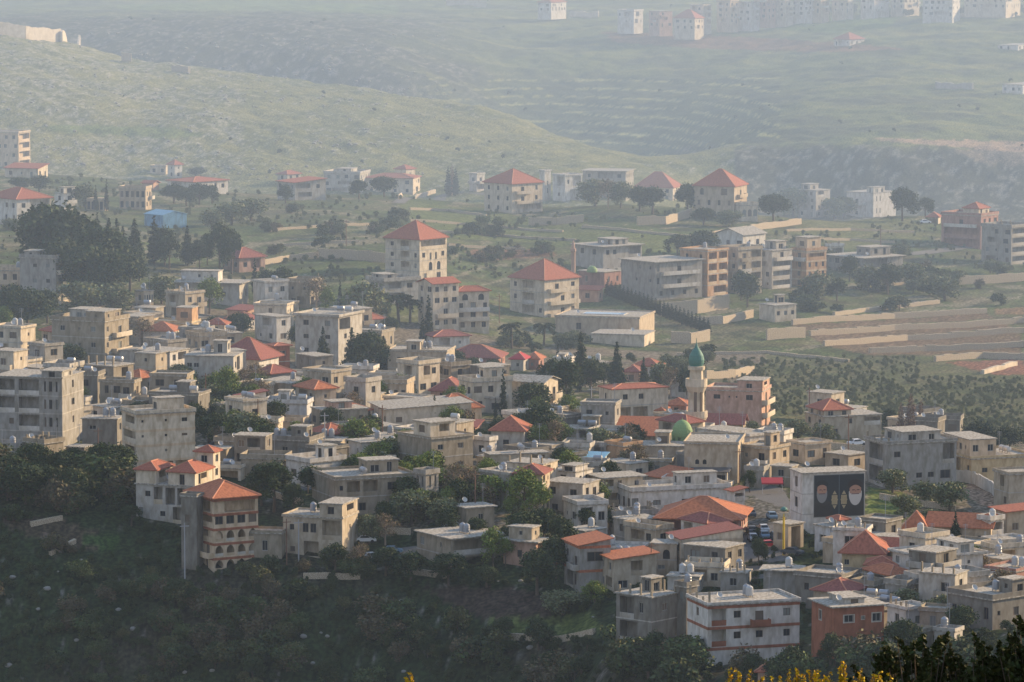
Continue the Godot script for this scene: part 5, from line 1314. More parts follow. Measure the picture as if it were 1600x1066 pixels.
func landmarks():
	# minaret
	var g := ground_at(1090, 700)
	var k := -g.z / F
	var o := thing("minaret", "tall pale stone minaret with green onion dome", "minaret", g)
	var y := func(v: float) -> float: return (700.0 - v) * k
	var st := st_new()
	var r := 14.0 * k
	lathe(st, [[r * 1.0, -4.0], [r, y.call(652)], [r * 0.93, y.call(652)], [r * 0.88, y.call(603)], [r * 0.8, y.call(603)], [r * 0.72, y.call(571)], [0.0, y.call(571)]], 8)
	part("shaft", done(st), M.cream, o)
	for q in [[652.0, 641.0, 1.22], [603.0, 590.0, 1.18]]:
		st = st_new()
		var b0: float = y.call(q[0])
		var b1: float = y.call(q[1])
		lathe(st, [[r * 0.9, b0 - 1.2], [r * q[2], b0], [r * q[2] + 0.1, b0 + 0.1], [r * q[2] + 0.1, b1], [r * q[2] - 0.1, b1], [r * q[2] - 0.12, b0 + 0.25], [r * 0.6, b0 + 0.25]], 16)
		part("gallery", done(st), M.cream, o)
	st = st_new()
	lathe(st, [[r * 0.95, y.call(576)], [r * 0.98, y.call(573)], [r * 0.98, y.call(570.5)], [r * 0.7, y.call(570)]], 16)
	part("cornice", done(st), M.cream, o)
	st = st_new()
	lathe(st, [[r * 0.72, y.call(570)], [r * 0.86, y.call(565)], [r * 0.88, y.call(560)], [r * 0.78, y.call(553)], [r * 0.5, y.call(546)], [r * 0.22, y.call(541)], [r * 0.1, y.call(536)], [0.0, y.call(534)]], 20)
	part("onion_dome", done(st), M.onion, o)
	st = st_new()
	tube(st, Vector3(0, y.call(536), 0), Vector3(0, y.call(526), 0), 0.12, 0.05)
	part("finial", done(st), M.onion, o)
	for q in [[647.0, 610.0], [695.0, 662.0]]:
		for a in [0.25, 1.05]:
			st = st_new()
			var rr: float = r * 0.94
			var dir := Vector3(sin(a - 0.4), 0, cos(a - 0.4))
			var side := Vector3(dir.z, 0, -dir.x)
			var y0: float = y.call(q[0]) + 0.6
			var y1: float = y.call(q[1])
			var pos := dir * (r * 0.97 if q[0] > 660.0 else rr * 0.955)
			box(st, Vector3(-0.32, 0, -0.3), Vector3(0.32, y1 - y0, 0.06))
			var wn := part("window", done(st), M.pane2, o)
			wn.transform = Transform3D(Basis(side, Vector3.UP, dir), pos + Vector3.UP * y0)
	# green dome on its drum stands on the hall roof
	var dg := ground_at(1068, 716)
	var dk := -dg.z / F
	var dy := func(v: float) -> float: return (716.0 - v) * dk
	var dm := thing("mosque_dome", "large pale green mosque dome on arched drum", "dome", dg)
	var R := 17.0 * dk
	st = st_new()
	var prof := [[R * 0.94, dy.call(683)]]
	for i in 9:
		var a := i / 8.0 * PI / 2
		prof.append([R * cos(a) if i < 8 else 0.0, dy.call(680) + sin(a) * (680.0 - 655.0) * dk])
	lathe(st, prof, 28)
	part("dome", done(st), M.domegreen, dm)
	st = st_new()
	lathe(st, [[R * 0.9, -1.0], [R * 0.9, dy.call(697)]], 16)
	part("drum", done(st), M.domegreen, dm)
	for i in 10:
		st = st_new()
		var a := TAU * i / 10
		box(st, Vector3(-0.35, dy.call(697) - 0.1, -0.3), Vector3(0.35, dy.call(682), 0.3))
		part("pillar", done(st), M.domegreen, dm).transform = Transform3D(Basis(Vector3.UP, a), Vector3(sin(a), 0, cos(a)) * R * 0.84)
	st = st_new()
	lathe(st, [[R * 0.7, dy.call(697)], [R * 0.7, dy.call(682)]], 16)
	part("core", done(st), M.domegreen, dm)
	st = st_new()
	tube(st, Vector3(0, dy.call(655) - 0.1, 0), Vector3(0, dy.call(651), 0), 0.1, 0.03)
	part("finial", done(st), M.domegreen, dm)
	# small far mosque: pink minaret and dome
	var mg := ground_at(896, 452)
	var mk := -mg.z / F
	var mo := thing("minaret", "slim pink minaret beside the small green dome", "minaret", mg)
	st = st_new()
	lathe(st, [[3.6 * mk, -2.0], [3.4 * mk, 58.0 * mk], [4.6 * mk, 60.0 * mk], [4.6 * mk, 64.0 * mk], [2.6 * mk, 64.0 * mk], [2.4 * mk, 72.0 * mk], [0.0, 78.0 * mk]], 8)
	part("shaft", done(st), M.pink, mo)
	var sg := ground_at(926, 452)
	var so := thing("mosque_dome", "small pale green dome on the pink prayer hall", "dome", sg + Vector3(0, 25.0 * mk, -4.0))
	st = st_new()
	lathe(st, [[8.5 * mk, 0.0], [8.5 * mk, 2.0 * mk], [7.6 * mk, 5.5 * mk], [5.0 * mk, 8.5 * mk], [0.0, 10.5 * mk]], 18)
	part("dome", done(st), M.domegreen, so)
	# swimming pool on the stone terrace
	var pg: Array = []
	for h in houses:
		if h[1] == "high stone terrace holding a swimming pool":
			pg = h
	if pg.size():
		var po := thing("swimming_pool", "blue rectangular swimming pool on the stone terrace", "pool", pg[0] + Vector3(0, 0.23, 0), pg[3])
		st = st_new()
		box(st, Vector3(-6, 0, -2.6), Vector3(6, 0.16, 2.6))
		part("rim", done(st), M.white, po)
		st = st_new()
		box(st, Vector3(-5.6, 0.16, -2.2), Vector3(5.6, 0.18, 2.2))
		part("water", done(st), M.water, po)
	poster()

func poster():
	var b: Array = []
	for h in houses:
		if h[1] == "white building carrying the huge dark poster":
			b = h
	var w: float = b[4]
	var dz: float = b[5]
	var k: float = -b[0].z / F
	var pw := 80.0 * k / sin(deg_to_rad(74.0))
	var phh := 66.0 * k
	var img := Image.create(320, 264, false, Image.FORMAT_RGB8)
	img.fill(Color(0.09, 0.115, 0.14))
	var n := FastNoiseLite.new()
	n.seed = 4
	n.frequency = 0.03
	for py in 264:
		for px in 320:
			var c := Color(0.09, 0.115, 0.14)
			# two generic bearded men in dark turbans and robes, and two ornamental panels
			for s in [[50.0, 90.0, 34.0, 0.0], [264.0, 98.0, 42.0, 1.0]]:
				var dx: float = px - s[0]
				var dyy: float = py - s[1]
				var e: float = s[2]
				if pow(dx / (e * 2.1), 2) + pow((dyy - 150) / 95.0, 2) < 1.0:
					c = Color(0.15, 0.13, 0.115)
				if pow(dx / e, 2) + pow((dyy - 26) / (e * 1.75), 2) < 1.0 and dyy > 8:
					c = Color(0.48, 0.47, 0.46) if s[3] < 0.5 else Color(0.72, 0.69, 0.66)
				if pow(dx / (e * 0.9), 2) + pow((dyy - 0) / (e * 1.35), 2) < 1.0 and dyy < 24:
					c = Color(0.62, 0.46, 0.38)
					if absf(absf(dx - 3) - e * 0.36) < e * 0.2 and absf(dyy - 2) < 3.0:
						c = Color(0.16, 0.12, 0.10)
					if absf(dx - 2) < 3.0 and dyy > 2 and dyy < 14:
						c = Color(0.50, 0.34, 0.27)
				if absf(dx) < e * 0.6 and absf(dyy - 27.0) < 2.5:
					c = Color(0.36, 0.22, 0.2)
				if pow(dx / (e * 1.12), 2) + pow((dyy + 32) / (e * 0.8), 2) < 1.0 and dyy < -30 + 0.014 * dx * dx:
					c = Color(0.025, 0.022, 0.026) if s[3] < 0.5 else Color(0.09, 0.03, 0.035)
			for s in [131.0, 191.0]:
				var dx: float = absf(px - s)
				var dyy: float = absf(py - 158.0)
				if dx < 19 and dyy < 30 or dx < 14 - 0.55 * (dyy - 34.0) and dyy < 58 and dyy > 34 or dx < 22 and dyy < 5:
					c = Color(0.60, 0.53, 0.40)
					if dx < 13 and fposmod(py, 9.0) < 3.0 and dyy < 26 and n.get_noise_2d(px * 5.0, py * 2.0) > -0.1:
						c = Color(0.50, 0.42, 0.30)
			if absf(px - 160.0) < 1.2:
				c = Color(0.35, 0.40, 0.42)
			img.set_pixel(px, py, c)
	img.generate_mipmaps()
	var m := StandardMaterial3D.new()
	m.albedo_texture = ImageTexture.create_from_image(img)
	m.roughness = 0.6
	var ph: float = -b[3]
	var ex := Vector3(cos(ph), 0, sin(ph))
	var ez := Vector3(-sin(ph), 0, cos(ph))
	var c: Vector3 = b[0] + ex * (w / 2 + 0.04) + ez * (dz / 2 - 18.5 * k / sin(ph) - pw / 2) - Vector3.UP * (phh / 2 + 0.4)
	var o := thing("poster", "huge dark poster of two bearded men in turbans", "poster", c, b[3] + PI / 2)
	var st := SurfaceTool.new()
	st.begin(Mesh.PRIMITIVE_TRIANGLES)
	var x := pw / 2
	var yy := phh / 2
	for q in [[-x, -yy, 0, 1], [-x, yy, 0, 0], [x, yy, 1, 0], [-x, -yy, 0, 1], [x, yy, 1, 0], [x, -yy, 1, 1]]:
		st.set_uv(Vector2(q[2], q[3]))
		st.set_normal(Vector3.BACK)
		st.add_vertex(Vector3(q[0], q[1], 0.06))
	part("print", st.commit(), m, o)
	var fs := st_new()
	box(fs, Vector3(-x - 0.12, -yy - 0.12, 0.0), Vector3(x + 0.12, yy + 0.12, 0.05))
	part("backing", done(fs), M.frame, o)

# ---------------------------------------------------------------- vehicles and street things
func car(u: float, v: float, turn: float, m: Material, label: String):
	var g := ground_at(u, v)
	var o := thing("parked_car", label, "car", g + Vector3(0, 0.13, 0), turn, "parked cars")
	var prof := [[-2.1, 0.35], [-2.15, 0.75], [-1.9, 0.92], [-1.45, 0.98], [-0.9, 1.42], [0.5, 1.46], [1.15, 1.0], [1.95, 0.86], [2.15, 0.68], [2.15, 0.35]]
	var st := st_new()
	for i in prof.size() - 1:
		var a := Vector3(prof[i][0], prof[i][1], 0.82 if prof[i][1] < 1.2 else 0.66)
		var b := Vector3(prof[i + 1][0], prof[i + 1][1], 0.82 if prof[i + 1][1] < 1.2 else 0.66)
		var a2 := a * Vector3(1, 1, -1)
		var b2 := b * Vector3(1, 1, -1)
		quad(st, a, a2, b2, b)
		for s in [1.0, -1.0]:
			var la := Vector3(a.x, 0.35, 0.82 * s)
			var lb := Vector3(b.x, 0.35, 0.82 * s)
			var ta := a * Vector3(1, 1, s)
			var tb := b * Vector3(1, 1, s)
			if s > 0:
				quad(st, la, ta, tb, lb)
			else:
				quad(st, lb, tb, ta, la)
	part("body", done(st), m, o)
	for s in [1.0, -1.0]:
		var gs := st_new()
		var z: float = 0.80 * s
		quad(gs, Vector3(-1.05, 1.02, z), Vector3(-0.8, 1.36, 0.70 * s), Vector3(0.45, 1.38, 0.70 * s), Vector3(0.9, 1.02, z))
		part("side_window", done(gs), M.pane, o)
	for q in [[-1.44, 1.0, -0.92, 1.40], [1.13, 1.02, 0.54, 1.43]]:
		var gs := st_new()
		var off := -0.03 if q[0] < 0 else 0.03
		quad(gs, Vector3(q[0] + off, q[1] + 0.02, -0.7), Vector3(q[2] + off, q[3] + 0.02, -0.6), Vector3(q[2] + off, q[3] + 0.02, 0.6), Vector3(q[0] + off, q[1] + 0.02, 0.7))
		part("windscreen", done(gs), M.pane, o)
	for q in [[-1.35, 0.72], [1.35, 0.72], [-1.35, -0.72], [1.35, -0.72]]:
		var ws := st_new()
		for i in 12:
			var a := TAU * i / 12
			var b := TAU * (i + 1) / 12
			var pa := Vector3(cos(a), sin(a), 0) * 0.32
			var pb := Vector3(cos(b), sin(b), 0) * 0.32
			var w := Vector3(0, 0, 0.11)
			tri(ws, w, pb + w, pa + w)
			tri(ws, -w, pa - w, pb - w)
			quad(ws, pa - w, pa + w, pb + w, pb - w)
		part("wheel", done(ws), M.black, o).position = Vector3(q[0], 0.32, q[1])

func vehicles():
	var silver := mat(lin(0.40, 0.42, 0.44), 0.35)
	var dark := mat(lin(0.06, 0.07, 0.085), 0.3)
	var white := mat(lin(0.70, 0.71, 0.72), 0.35)
	var red := mat(lin(0.42, 0.02, 0.025), 0.35)
	var blue := mat(lin(0.12, 0.19, 0.26), 0.35)
	for q in [[1176, 808, dark, "dark car at the head of the street"], [1210, 812, blue, "blue grey car in the middle of the street"], [1178, 834, dark, "dark van like car beside the red terrace"], [1180, 846, silver, "silver car beside the red terrace"], [1197, 832, silver, "silver car halfway down the street"], [1198, 842, blue, "blue grey car behind the halfway silver one"], [1216, 843, dark, "dark car under the yellow pole"]]:
		car(q[0], q[1], PI / 2 + 0.12, q[2], q[3])
	car(1205, 857, 0.15, red, "red car with lit tail lights crossing the street")
	car(1243, 868, -0.5, dark, "dark sedan parked below the yellow pole")
	car(340, 708, 0.2, white, "white car on the platform above red capped villa")
	car(334, 702, 0.25, dark, "black car behind the white one on the platform")
	car(568, 849, 0.1, white, "white car in the yard beside tan turret house")
	car(577, 876, 0.3, silver, "silver car on the lane below the yard")
	car(610, 866, -0.1, blue, "dull blue car on the lane by the veranda house")
	car(706, 826, 0.1, silver, "silver car behind the weathered veranda house")
	car(1343, 697, 0.4, white, "white car on the green bank near concrete block")
	car(1447, 350, 0.2, white, "white car beside the tiny red pavilion")

func pole(u: float, v: float, h: float, m: Material, label: String, arm := true):
	var g := ground_at(u, v)
	var o := thing("utility_pole" if arm else "post", label, "pole", g, 0.3, "poles among the houses")
	var st := st_new()
	tube(st, Vector3(0, -0.5, 0), Vector3(0, h, 0), 0.14, 0.10, 6)
	part("shaft", done(st), m, o)
	if arm:
		st = st_new()
		box(st, Vector3(-0.9, h - 0.7, -0.06), Vector3(0.9, h - 0.55, 0.06))
		part("crossarm", done(st), m, o)

func street_things():
	var g := ground_at(1229, 868)
	var k := -g.z / F
	var o := thing("sign_pole", "yellow painted pole with a star topped street sign", "pole", g)
	var st := st_new()
	tube(st, Vector3(0, -0.5, 0), Vector3(0, 66.0 * k, 0), 0.24, 0.2, 8)
	part("shaft", done(st), M.gold, o)
	st = st_new()
	box(st, Vector3(-0.9, 62.0 * k, -0.15), Vector3(0.9, 68.0 * k, 0.15))
	part("sign_box", done(st), M.cream, o)
	st = st_new()
	lathe(st, [[0.0, 70.0 * k], [0.55, 71.0 * k], [0.7, 73.5 * k], [0.45, 76.5 * k], [0.0, 78.0 * k]], 10)
	part("emblem", done(st), M.onion, o)
	var lab := "grey utility pole standing among the houses"
	for q in [[400, 690, 9], [505, 712, 9], [148, 730, 8], [596, 700, 9], [742, 815, 10], [870, 905, 8], [1020, 915, 8], [1310, 815, 7], [1330, 720, 10], [1158, 770, 9], [318, 640, 8], [560, 640, 8], [925, 660, 8], [1268, 660, 8], [463, 885, 9], [444, 884, 9], [780, 505, 8], [540, 385, 8], [1378, 400, 9], [283, 915, 12]]:
		pole(q[0], q[1], q[2], M.metal if q[0] % 2 else M.rust, lab)
	var f := ground_at(1210, 770)
	var fo := thing("awning", "dark red cloth awning over the street corner stall", "awning", f)
	st = st_new()
	quad(st, Vector3(-2.2, 2.2, 1.5), Vector3(-2.2, 3.0, -1.0), Vector3(2.2, 3.0, -1.0), Vector3(2.2, 2.2, 1.5))
	quad(st, Vector3(-2.2, 1.9, 1.5), Vector3(-2.2, 2.2, 1.5), Vector3(2.2, 2.2, 1.5), Vector3(2.2, 1.9, 1.5))
	part("cloth", done(st), M.redcloth, fo)
	for x in [-2.0, 2.0]:
		st = st_new()
		tube(st, Vector3(x, -0.3, 1.4), Vector3(x, 2.2, 1.4), 0.05, 0.05)
		part("post", done(st), M.metal, fo)

# ---------------------------------------------------------------- plants
# leaf faces spread through clumps: [centre, radius]; tone: base colour (linear), spread of tones
func leaves(clumps: Array, n: int, size: float, tone: Array, sd: int, flat := 0.0, shell := 0.55) -> ArrayMesh:
	var r := RandomNumberGenerator.new()
	r.seed = sd
	var V := PackedVector3Array()
	var N := PackedVector3Array()
	var C := PackedColorArray()
	var tot := 0.0
	for c in clumps:
		tot += c[1] * c[1]
	for c in clumps:
		var m := int(n * c[1] * c[1] / tot)
		for i in m:
			var dir := Vector3(r.randfn(), r.randfn(), r.randfn()).normalized()
			var p: Vector3 = c[0] + dir * c[1] * pow(r.randf(), 1.0 - shell) * (1.0 + 0.12 * r.randfn())
			var nn := (dir * 0.6 + Vector3(r.randfn(), r.randfn() + flat, r.randfn()) * 0.7).normalized()
			var s := nn.cross(Vector3(r.randfn(), r.randfn(), r.randfn())).normalized()
			var t := nn.cross(s)
			var a := size * r.randf_range(0.6, 1.3)
			var b := a * r.randf_range(0.45, 0.8)
			var k := r.randf_range(0.65, 1.35)
			var col := Color(tone[0] * k * r.randf_range(0.85, 1.2), tone[1] * k, tone[2] * k * r.randf_range(0.8, 1.2))
			var q := [p - s * a, p + t * b, p + s * a, p - t * b]
			for j in [0, 1, 2, 0, 2, 3]:
				V.append(q[j])
				N.append(nn)
				C.append(col)
	var arr := []
	arr.resize(Mesh.ARRAY_MAX)
	arr[Mesh.ARRAY_VERTEX] = V
	arr[Mesh.ARRAY_NORMAL] = N
	arr[Mesh.ARRAY_COLOR] = C
	var mesh := ArrayMesh.new()
	mesh.add_surface_from_arrays(Mesh.PRIMITIVE_TRIANGLES, arr)
	return mesh

func crown_clumps(sd: int, w: float, h: float, y0: float, n: int, top := 0.5) -> Array:
	var r := RandomNumberGenerator.new()
	r.seed = sd
	var L := []
	for i in n:
		var a := r.randf() * TAU
		var q := sqrt(r.randf())
		var t := pow(r.randf(), top)
		var rad := w * 0.5 * sqrt(maxf(0.05, 1.0 - pow(2.0 * t - 0.9, 2) * 0.85))
		L.append([Vector3(cos(a) * q * rad * 0.75, y0 + h * (0.12 + 0.76 * t), sin(a) * q * rad * 0.75), w * r.randf_range(0.13, 0.24)])
	return L

func trunk_mesh(h: float, r0: float, limbs: int, sd: int, spread: float, top := 0.35) -> ArrayMesh:
	var r := RandomNumberGenerator.new()
	r.seed = sd
	var st := st_new()
	tube(st, Vector3(0, -0.6, 0), Vector3(0.1, h * 0.5, 0.05), r0, r0 * 0.7, 6)
	tube(st, Vector3(0.1, h * 0.5, 0.05), Vector3(0, h, 0), r0 * 0.7, r0 * 0.25, 6)
	for i in limbs:
		var a := r.randf() * TAU
		var y := h * r.randf_range(top, 0.9)
		var l := spread * r.randf_range(0.6, 1.0)
		tube(st, Vector3(0.05, y, 0), Vector3(cos(a) * l, y + l * r.randf_range(0.4, 0.9), sin(a) * l), r0 * 0.35, r0 * 0.1, 4)
	return done(st)

func cone_clumps(sd: int, w: float, h: float, y0: float, n: int, p: float) -> Array:
	var r := RandomNumberGenerator.new()
	r.seed = sd
	var L := []
	for i in n:
		var t := (i + 0.5) / n
		var rad := w * 0.5 * pow(1.0 - t, p) * (1.0 if t > 0.1 else 0.7)
		var a := i * 2.4 + r.randf()
		L.append([Vector3(cos(a) * rad * 0.5, y0 + h * t, sin(a) * rad * 0.5), maxf(rad * 0.55, w * 0.06)])
	return L

var kinds := {}
func make_kinds():
	var dk := [0.040, 0.058, 0.022]
	# every kind is one metre tall in spirit: meshes are built at the size given by [height]
	for i in 3:
		kinds["round%d" % i] = {"h": 8.0, "crown": leaves(crown_clumps(40 + i, 7.0, 6.6, 1.4, 26), 4200, 0.24, dk, 50 + i), "trunk": trunk_mesh(5.0, 0.28, 7, 60 + i, 2.0), "bark": "bark", "name": "broadleaf_tree", "say": "dark round leafy tree"}
		kinds["olive%d" % i] = {"h": 5.0, "crown": leaves(crown_clumps(70 + i, 5.2, 4.6, 0.3, 22), 2600, 0.20, [0.13, 0.145, 0.075], 80 + i), "trunk": trunk_mesh(3.0, 0.22, 6, 90 + i, 1.4), "bark": "bark", "name": "olive_tree", "say": "greyish green bushy tree"}
		kinds["spring%d" % i] = {"h": 7.0, "crown": leaves(crown_clumps(100 + i, 6.0, 5.8, 1.2, 24), 3000, 0.20, [0.125, 0.165, 0.035], 110 + i, 0.0, 0.4), "trunk": trunk_mesh(5.0, 0.2, 9, 120 + i, 1.9), "bark": "bark", "name": "broadleaf_tree", "say": "fresh light green tree"}
		kinds["bare%d" % i] = {"h": 7.0, "crown": leaves(crown_clumps(130 + i, 5.6, 5.6, 1.4, 22), 1300, 0.16, [0.16, 0.125, 0.075], 140 + i, 0.0, 0.3), "trunk": trunk_mesh(6.0, 0.2, 22, 150 + i, 2.0, 0.2), "bark": "palebark", "name": "budding_tree", "say": "thin brownish budding tree"}
		kinds["bush%d" % i] = {"h": 3.0, "crown": leaves(crown_clumps(160 + i, 3.6, 3.0, -0.1, 12, 0.8), 1100, 0.20, [0.046, 0.062, 0.024], 170 + i), "trunk": null, "bark": "bark", "name": "bush", "say": "dark green bush"}
	for i in 3:
		kinds["brush%d" % i] = {"h": 3.6, "crown": leaves(crown_clumps(270 + i, 4.6, 3.4, 0.0, 17, 0.7), 1500, 0.19, [[0.085, 0.090, 0.036], [0.10, 0.085, 0.048], [0.07, 0.095, 0.034]][i], 280 + i, 0.0, 0.45), "trunk": trunk_mesh(2.2, 0.1, 7, 290 + i, 1.3, 0.1), "bark": "bark", "name": "brushwood", "say": "olive brown thicket"}
	for i in 2:
		kinds["cypress%d" % i] = {"h": 10.0, "crown": leaves(cone_clumps(180 + i, 2.6, 9.6, 0.4, 26, 0.62), 3200, 0.17, [0.026, 0.040, 0.018], 190 + i, 0.6), "trunk": trunk_mesh(4.0, 0.16, 0, 200 + i, 0.3), "bark": "bark", "name": "cypress_tree", "say": "slim dark cypress"}
		kinds["conifer%d" % i] = {"h": 9.0, "crown": leaves(cone_clumps(210 + i, 5.2, 8.0, 1.0, 34, 0.9), 3400, 0.22, [0.026, 0.042, 0.020], 220 + i, 0.9), "trunk": trunk_mesh(8.0, 0.2, 10, 230 + i, 1.2, 0.2), "bark": "bark", "name": "conifer_tree", "say": "dark pointed conifer"}
	kinds["poplar0"] = {"h": 12.0, "crown": leaves(cone_clumps(240, 3.4, 11.0, 1.0, 40, 0.45), 2300, 0.18, [0.17, 0.115, 0.085], 241, 0.6, 0.3), "trunk": trunk_mesh(11.0, 0.2, 30, 242, 0.9, 0.1), "bark": "palebark", "name": "poplar_tree", "say": "bare brown poplar"}
	kinds["pine0"] = {"h": 7.0, "crown": leaves(crown_clumps(250, 9.0, 3.4, 3.4, 26, 0.9), 4000, 0.22, [0.022, 0.036, 0.018], 251), "trunk": trunk_mesh(5.0, 0.25, 8, 252, 2.6, 0.6), "bark": "bark", "name": "umbrella_pine", "say": "dark umbrella pine"}
	var st := st_new()
	tube(st, Vector3(0, -0.5, 0), Vector3(0.2, 5.0, 0), 0.25, 0.18, 7)
	var trunk := done(st)
	var V := []
	var rr := RandomNumberGenerator.new()
	rr.seed = 260
	for i in 22:
		var a := rr.randf() * TAU
		var e := rr.randf_range(-0.3, 1.1)
		for j in 8:
			var t := (j + 1) / 8.0
			V.append([Vector3(0.2, 5.0, 0) + Vector3(cos(a), 0, sin(a)) * 2.2 * t + Vector3.UP * (e * 2.0 * t - 1.8 * t * t), 0.16])
	kinds["palm0"] = {"h": 6.5, "crown": leaves(V, 1800, 0.22, [0.05, 0.065, 0.03], 261), "trunk": trunk, "bark": "bark", "name": "palm_tree", "say": "feathery palm"}

var protos := {}
var planted := []
func tree(kind: String, at: Vector3, h: float, wide := 1.0, where := ""):
	var q: Dictionary = kinds[kind]
	var s: float = h / q.h
	planted.append(at)
	var label: String = where
	if where == "":
		var best := ""
		var bd := 40.0
		for e in houses:
			var dd := Vector2(e[0].x - at.x, e[0].z - at.z).length()
			if dd < bd and e[1] != "":
				bd = dd
				best = e[1]
		label = q.say + (" near the " + best if best != "" else " on open ground between the houses")
	else:
		label = q.say + " " + where
	var o: Node3D
	if not protos.has(kind):
		o = Node3D.new()
		part("crown", q.crown, M.leaf, o)
		if q.trunk:
			part("trunk", q.trunk, M[q.bark], o)
		protos[kind] = o
	else:
		o = protos[kind].duplicate()
	o.name = uname(q.name)
	add_child(o)
	tag(o, label, "bush" if q.name == "bush" else "tree", "bushes" if q.name == "bush" else q.name.replace("_", " ") + "s")
	o.transform = Transform3D(Basis(Vector3.UP, rng.randf() * TAU) * Basis.from_scale(Vector3(s * wide, s, s * wide)), at)

func T(kind: String, u: float, v: float, hpx: float, wide := 1.0, where := ""):
	var g := ground_at(u, v)
	var kk := kind
	if not kinds.has(kk):
		kk = kind + str(rng.randi() % (3 if kinds.has(kind + "2") else (2 if kinds.has(kind + "1") else 1)))
	tree(kk, g, hpx * -g.z / F, wide, where)

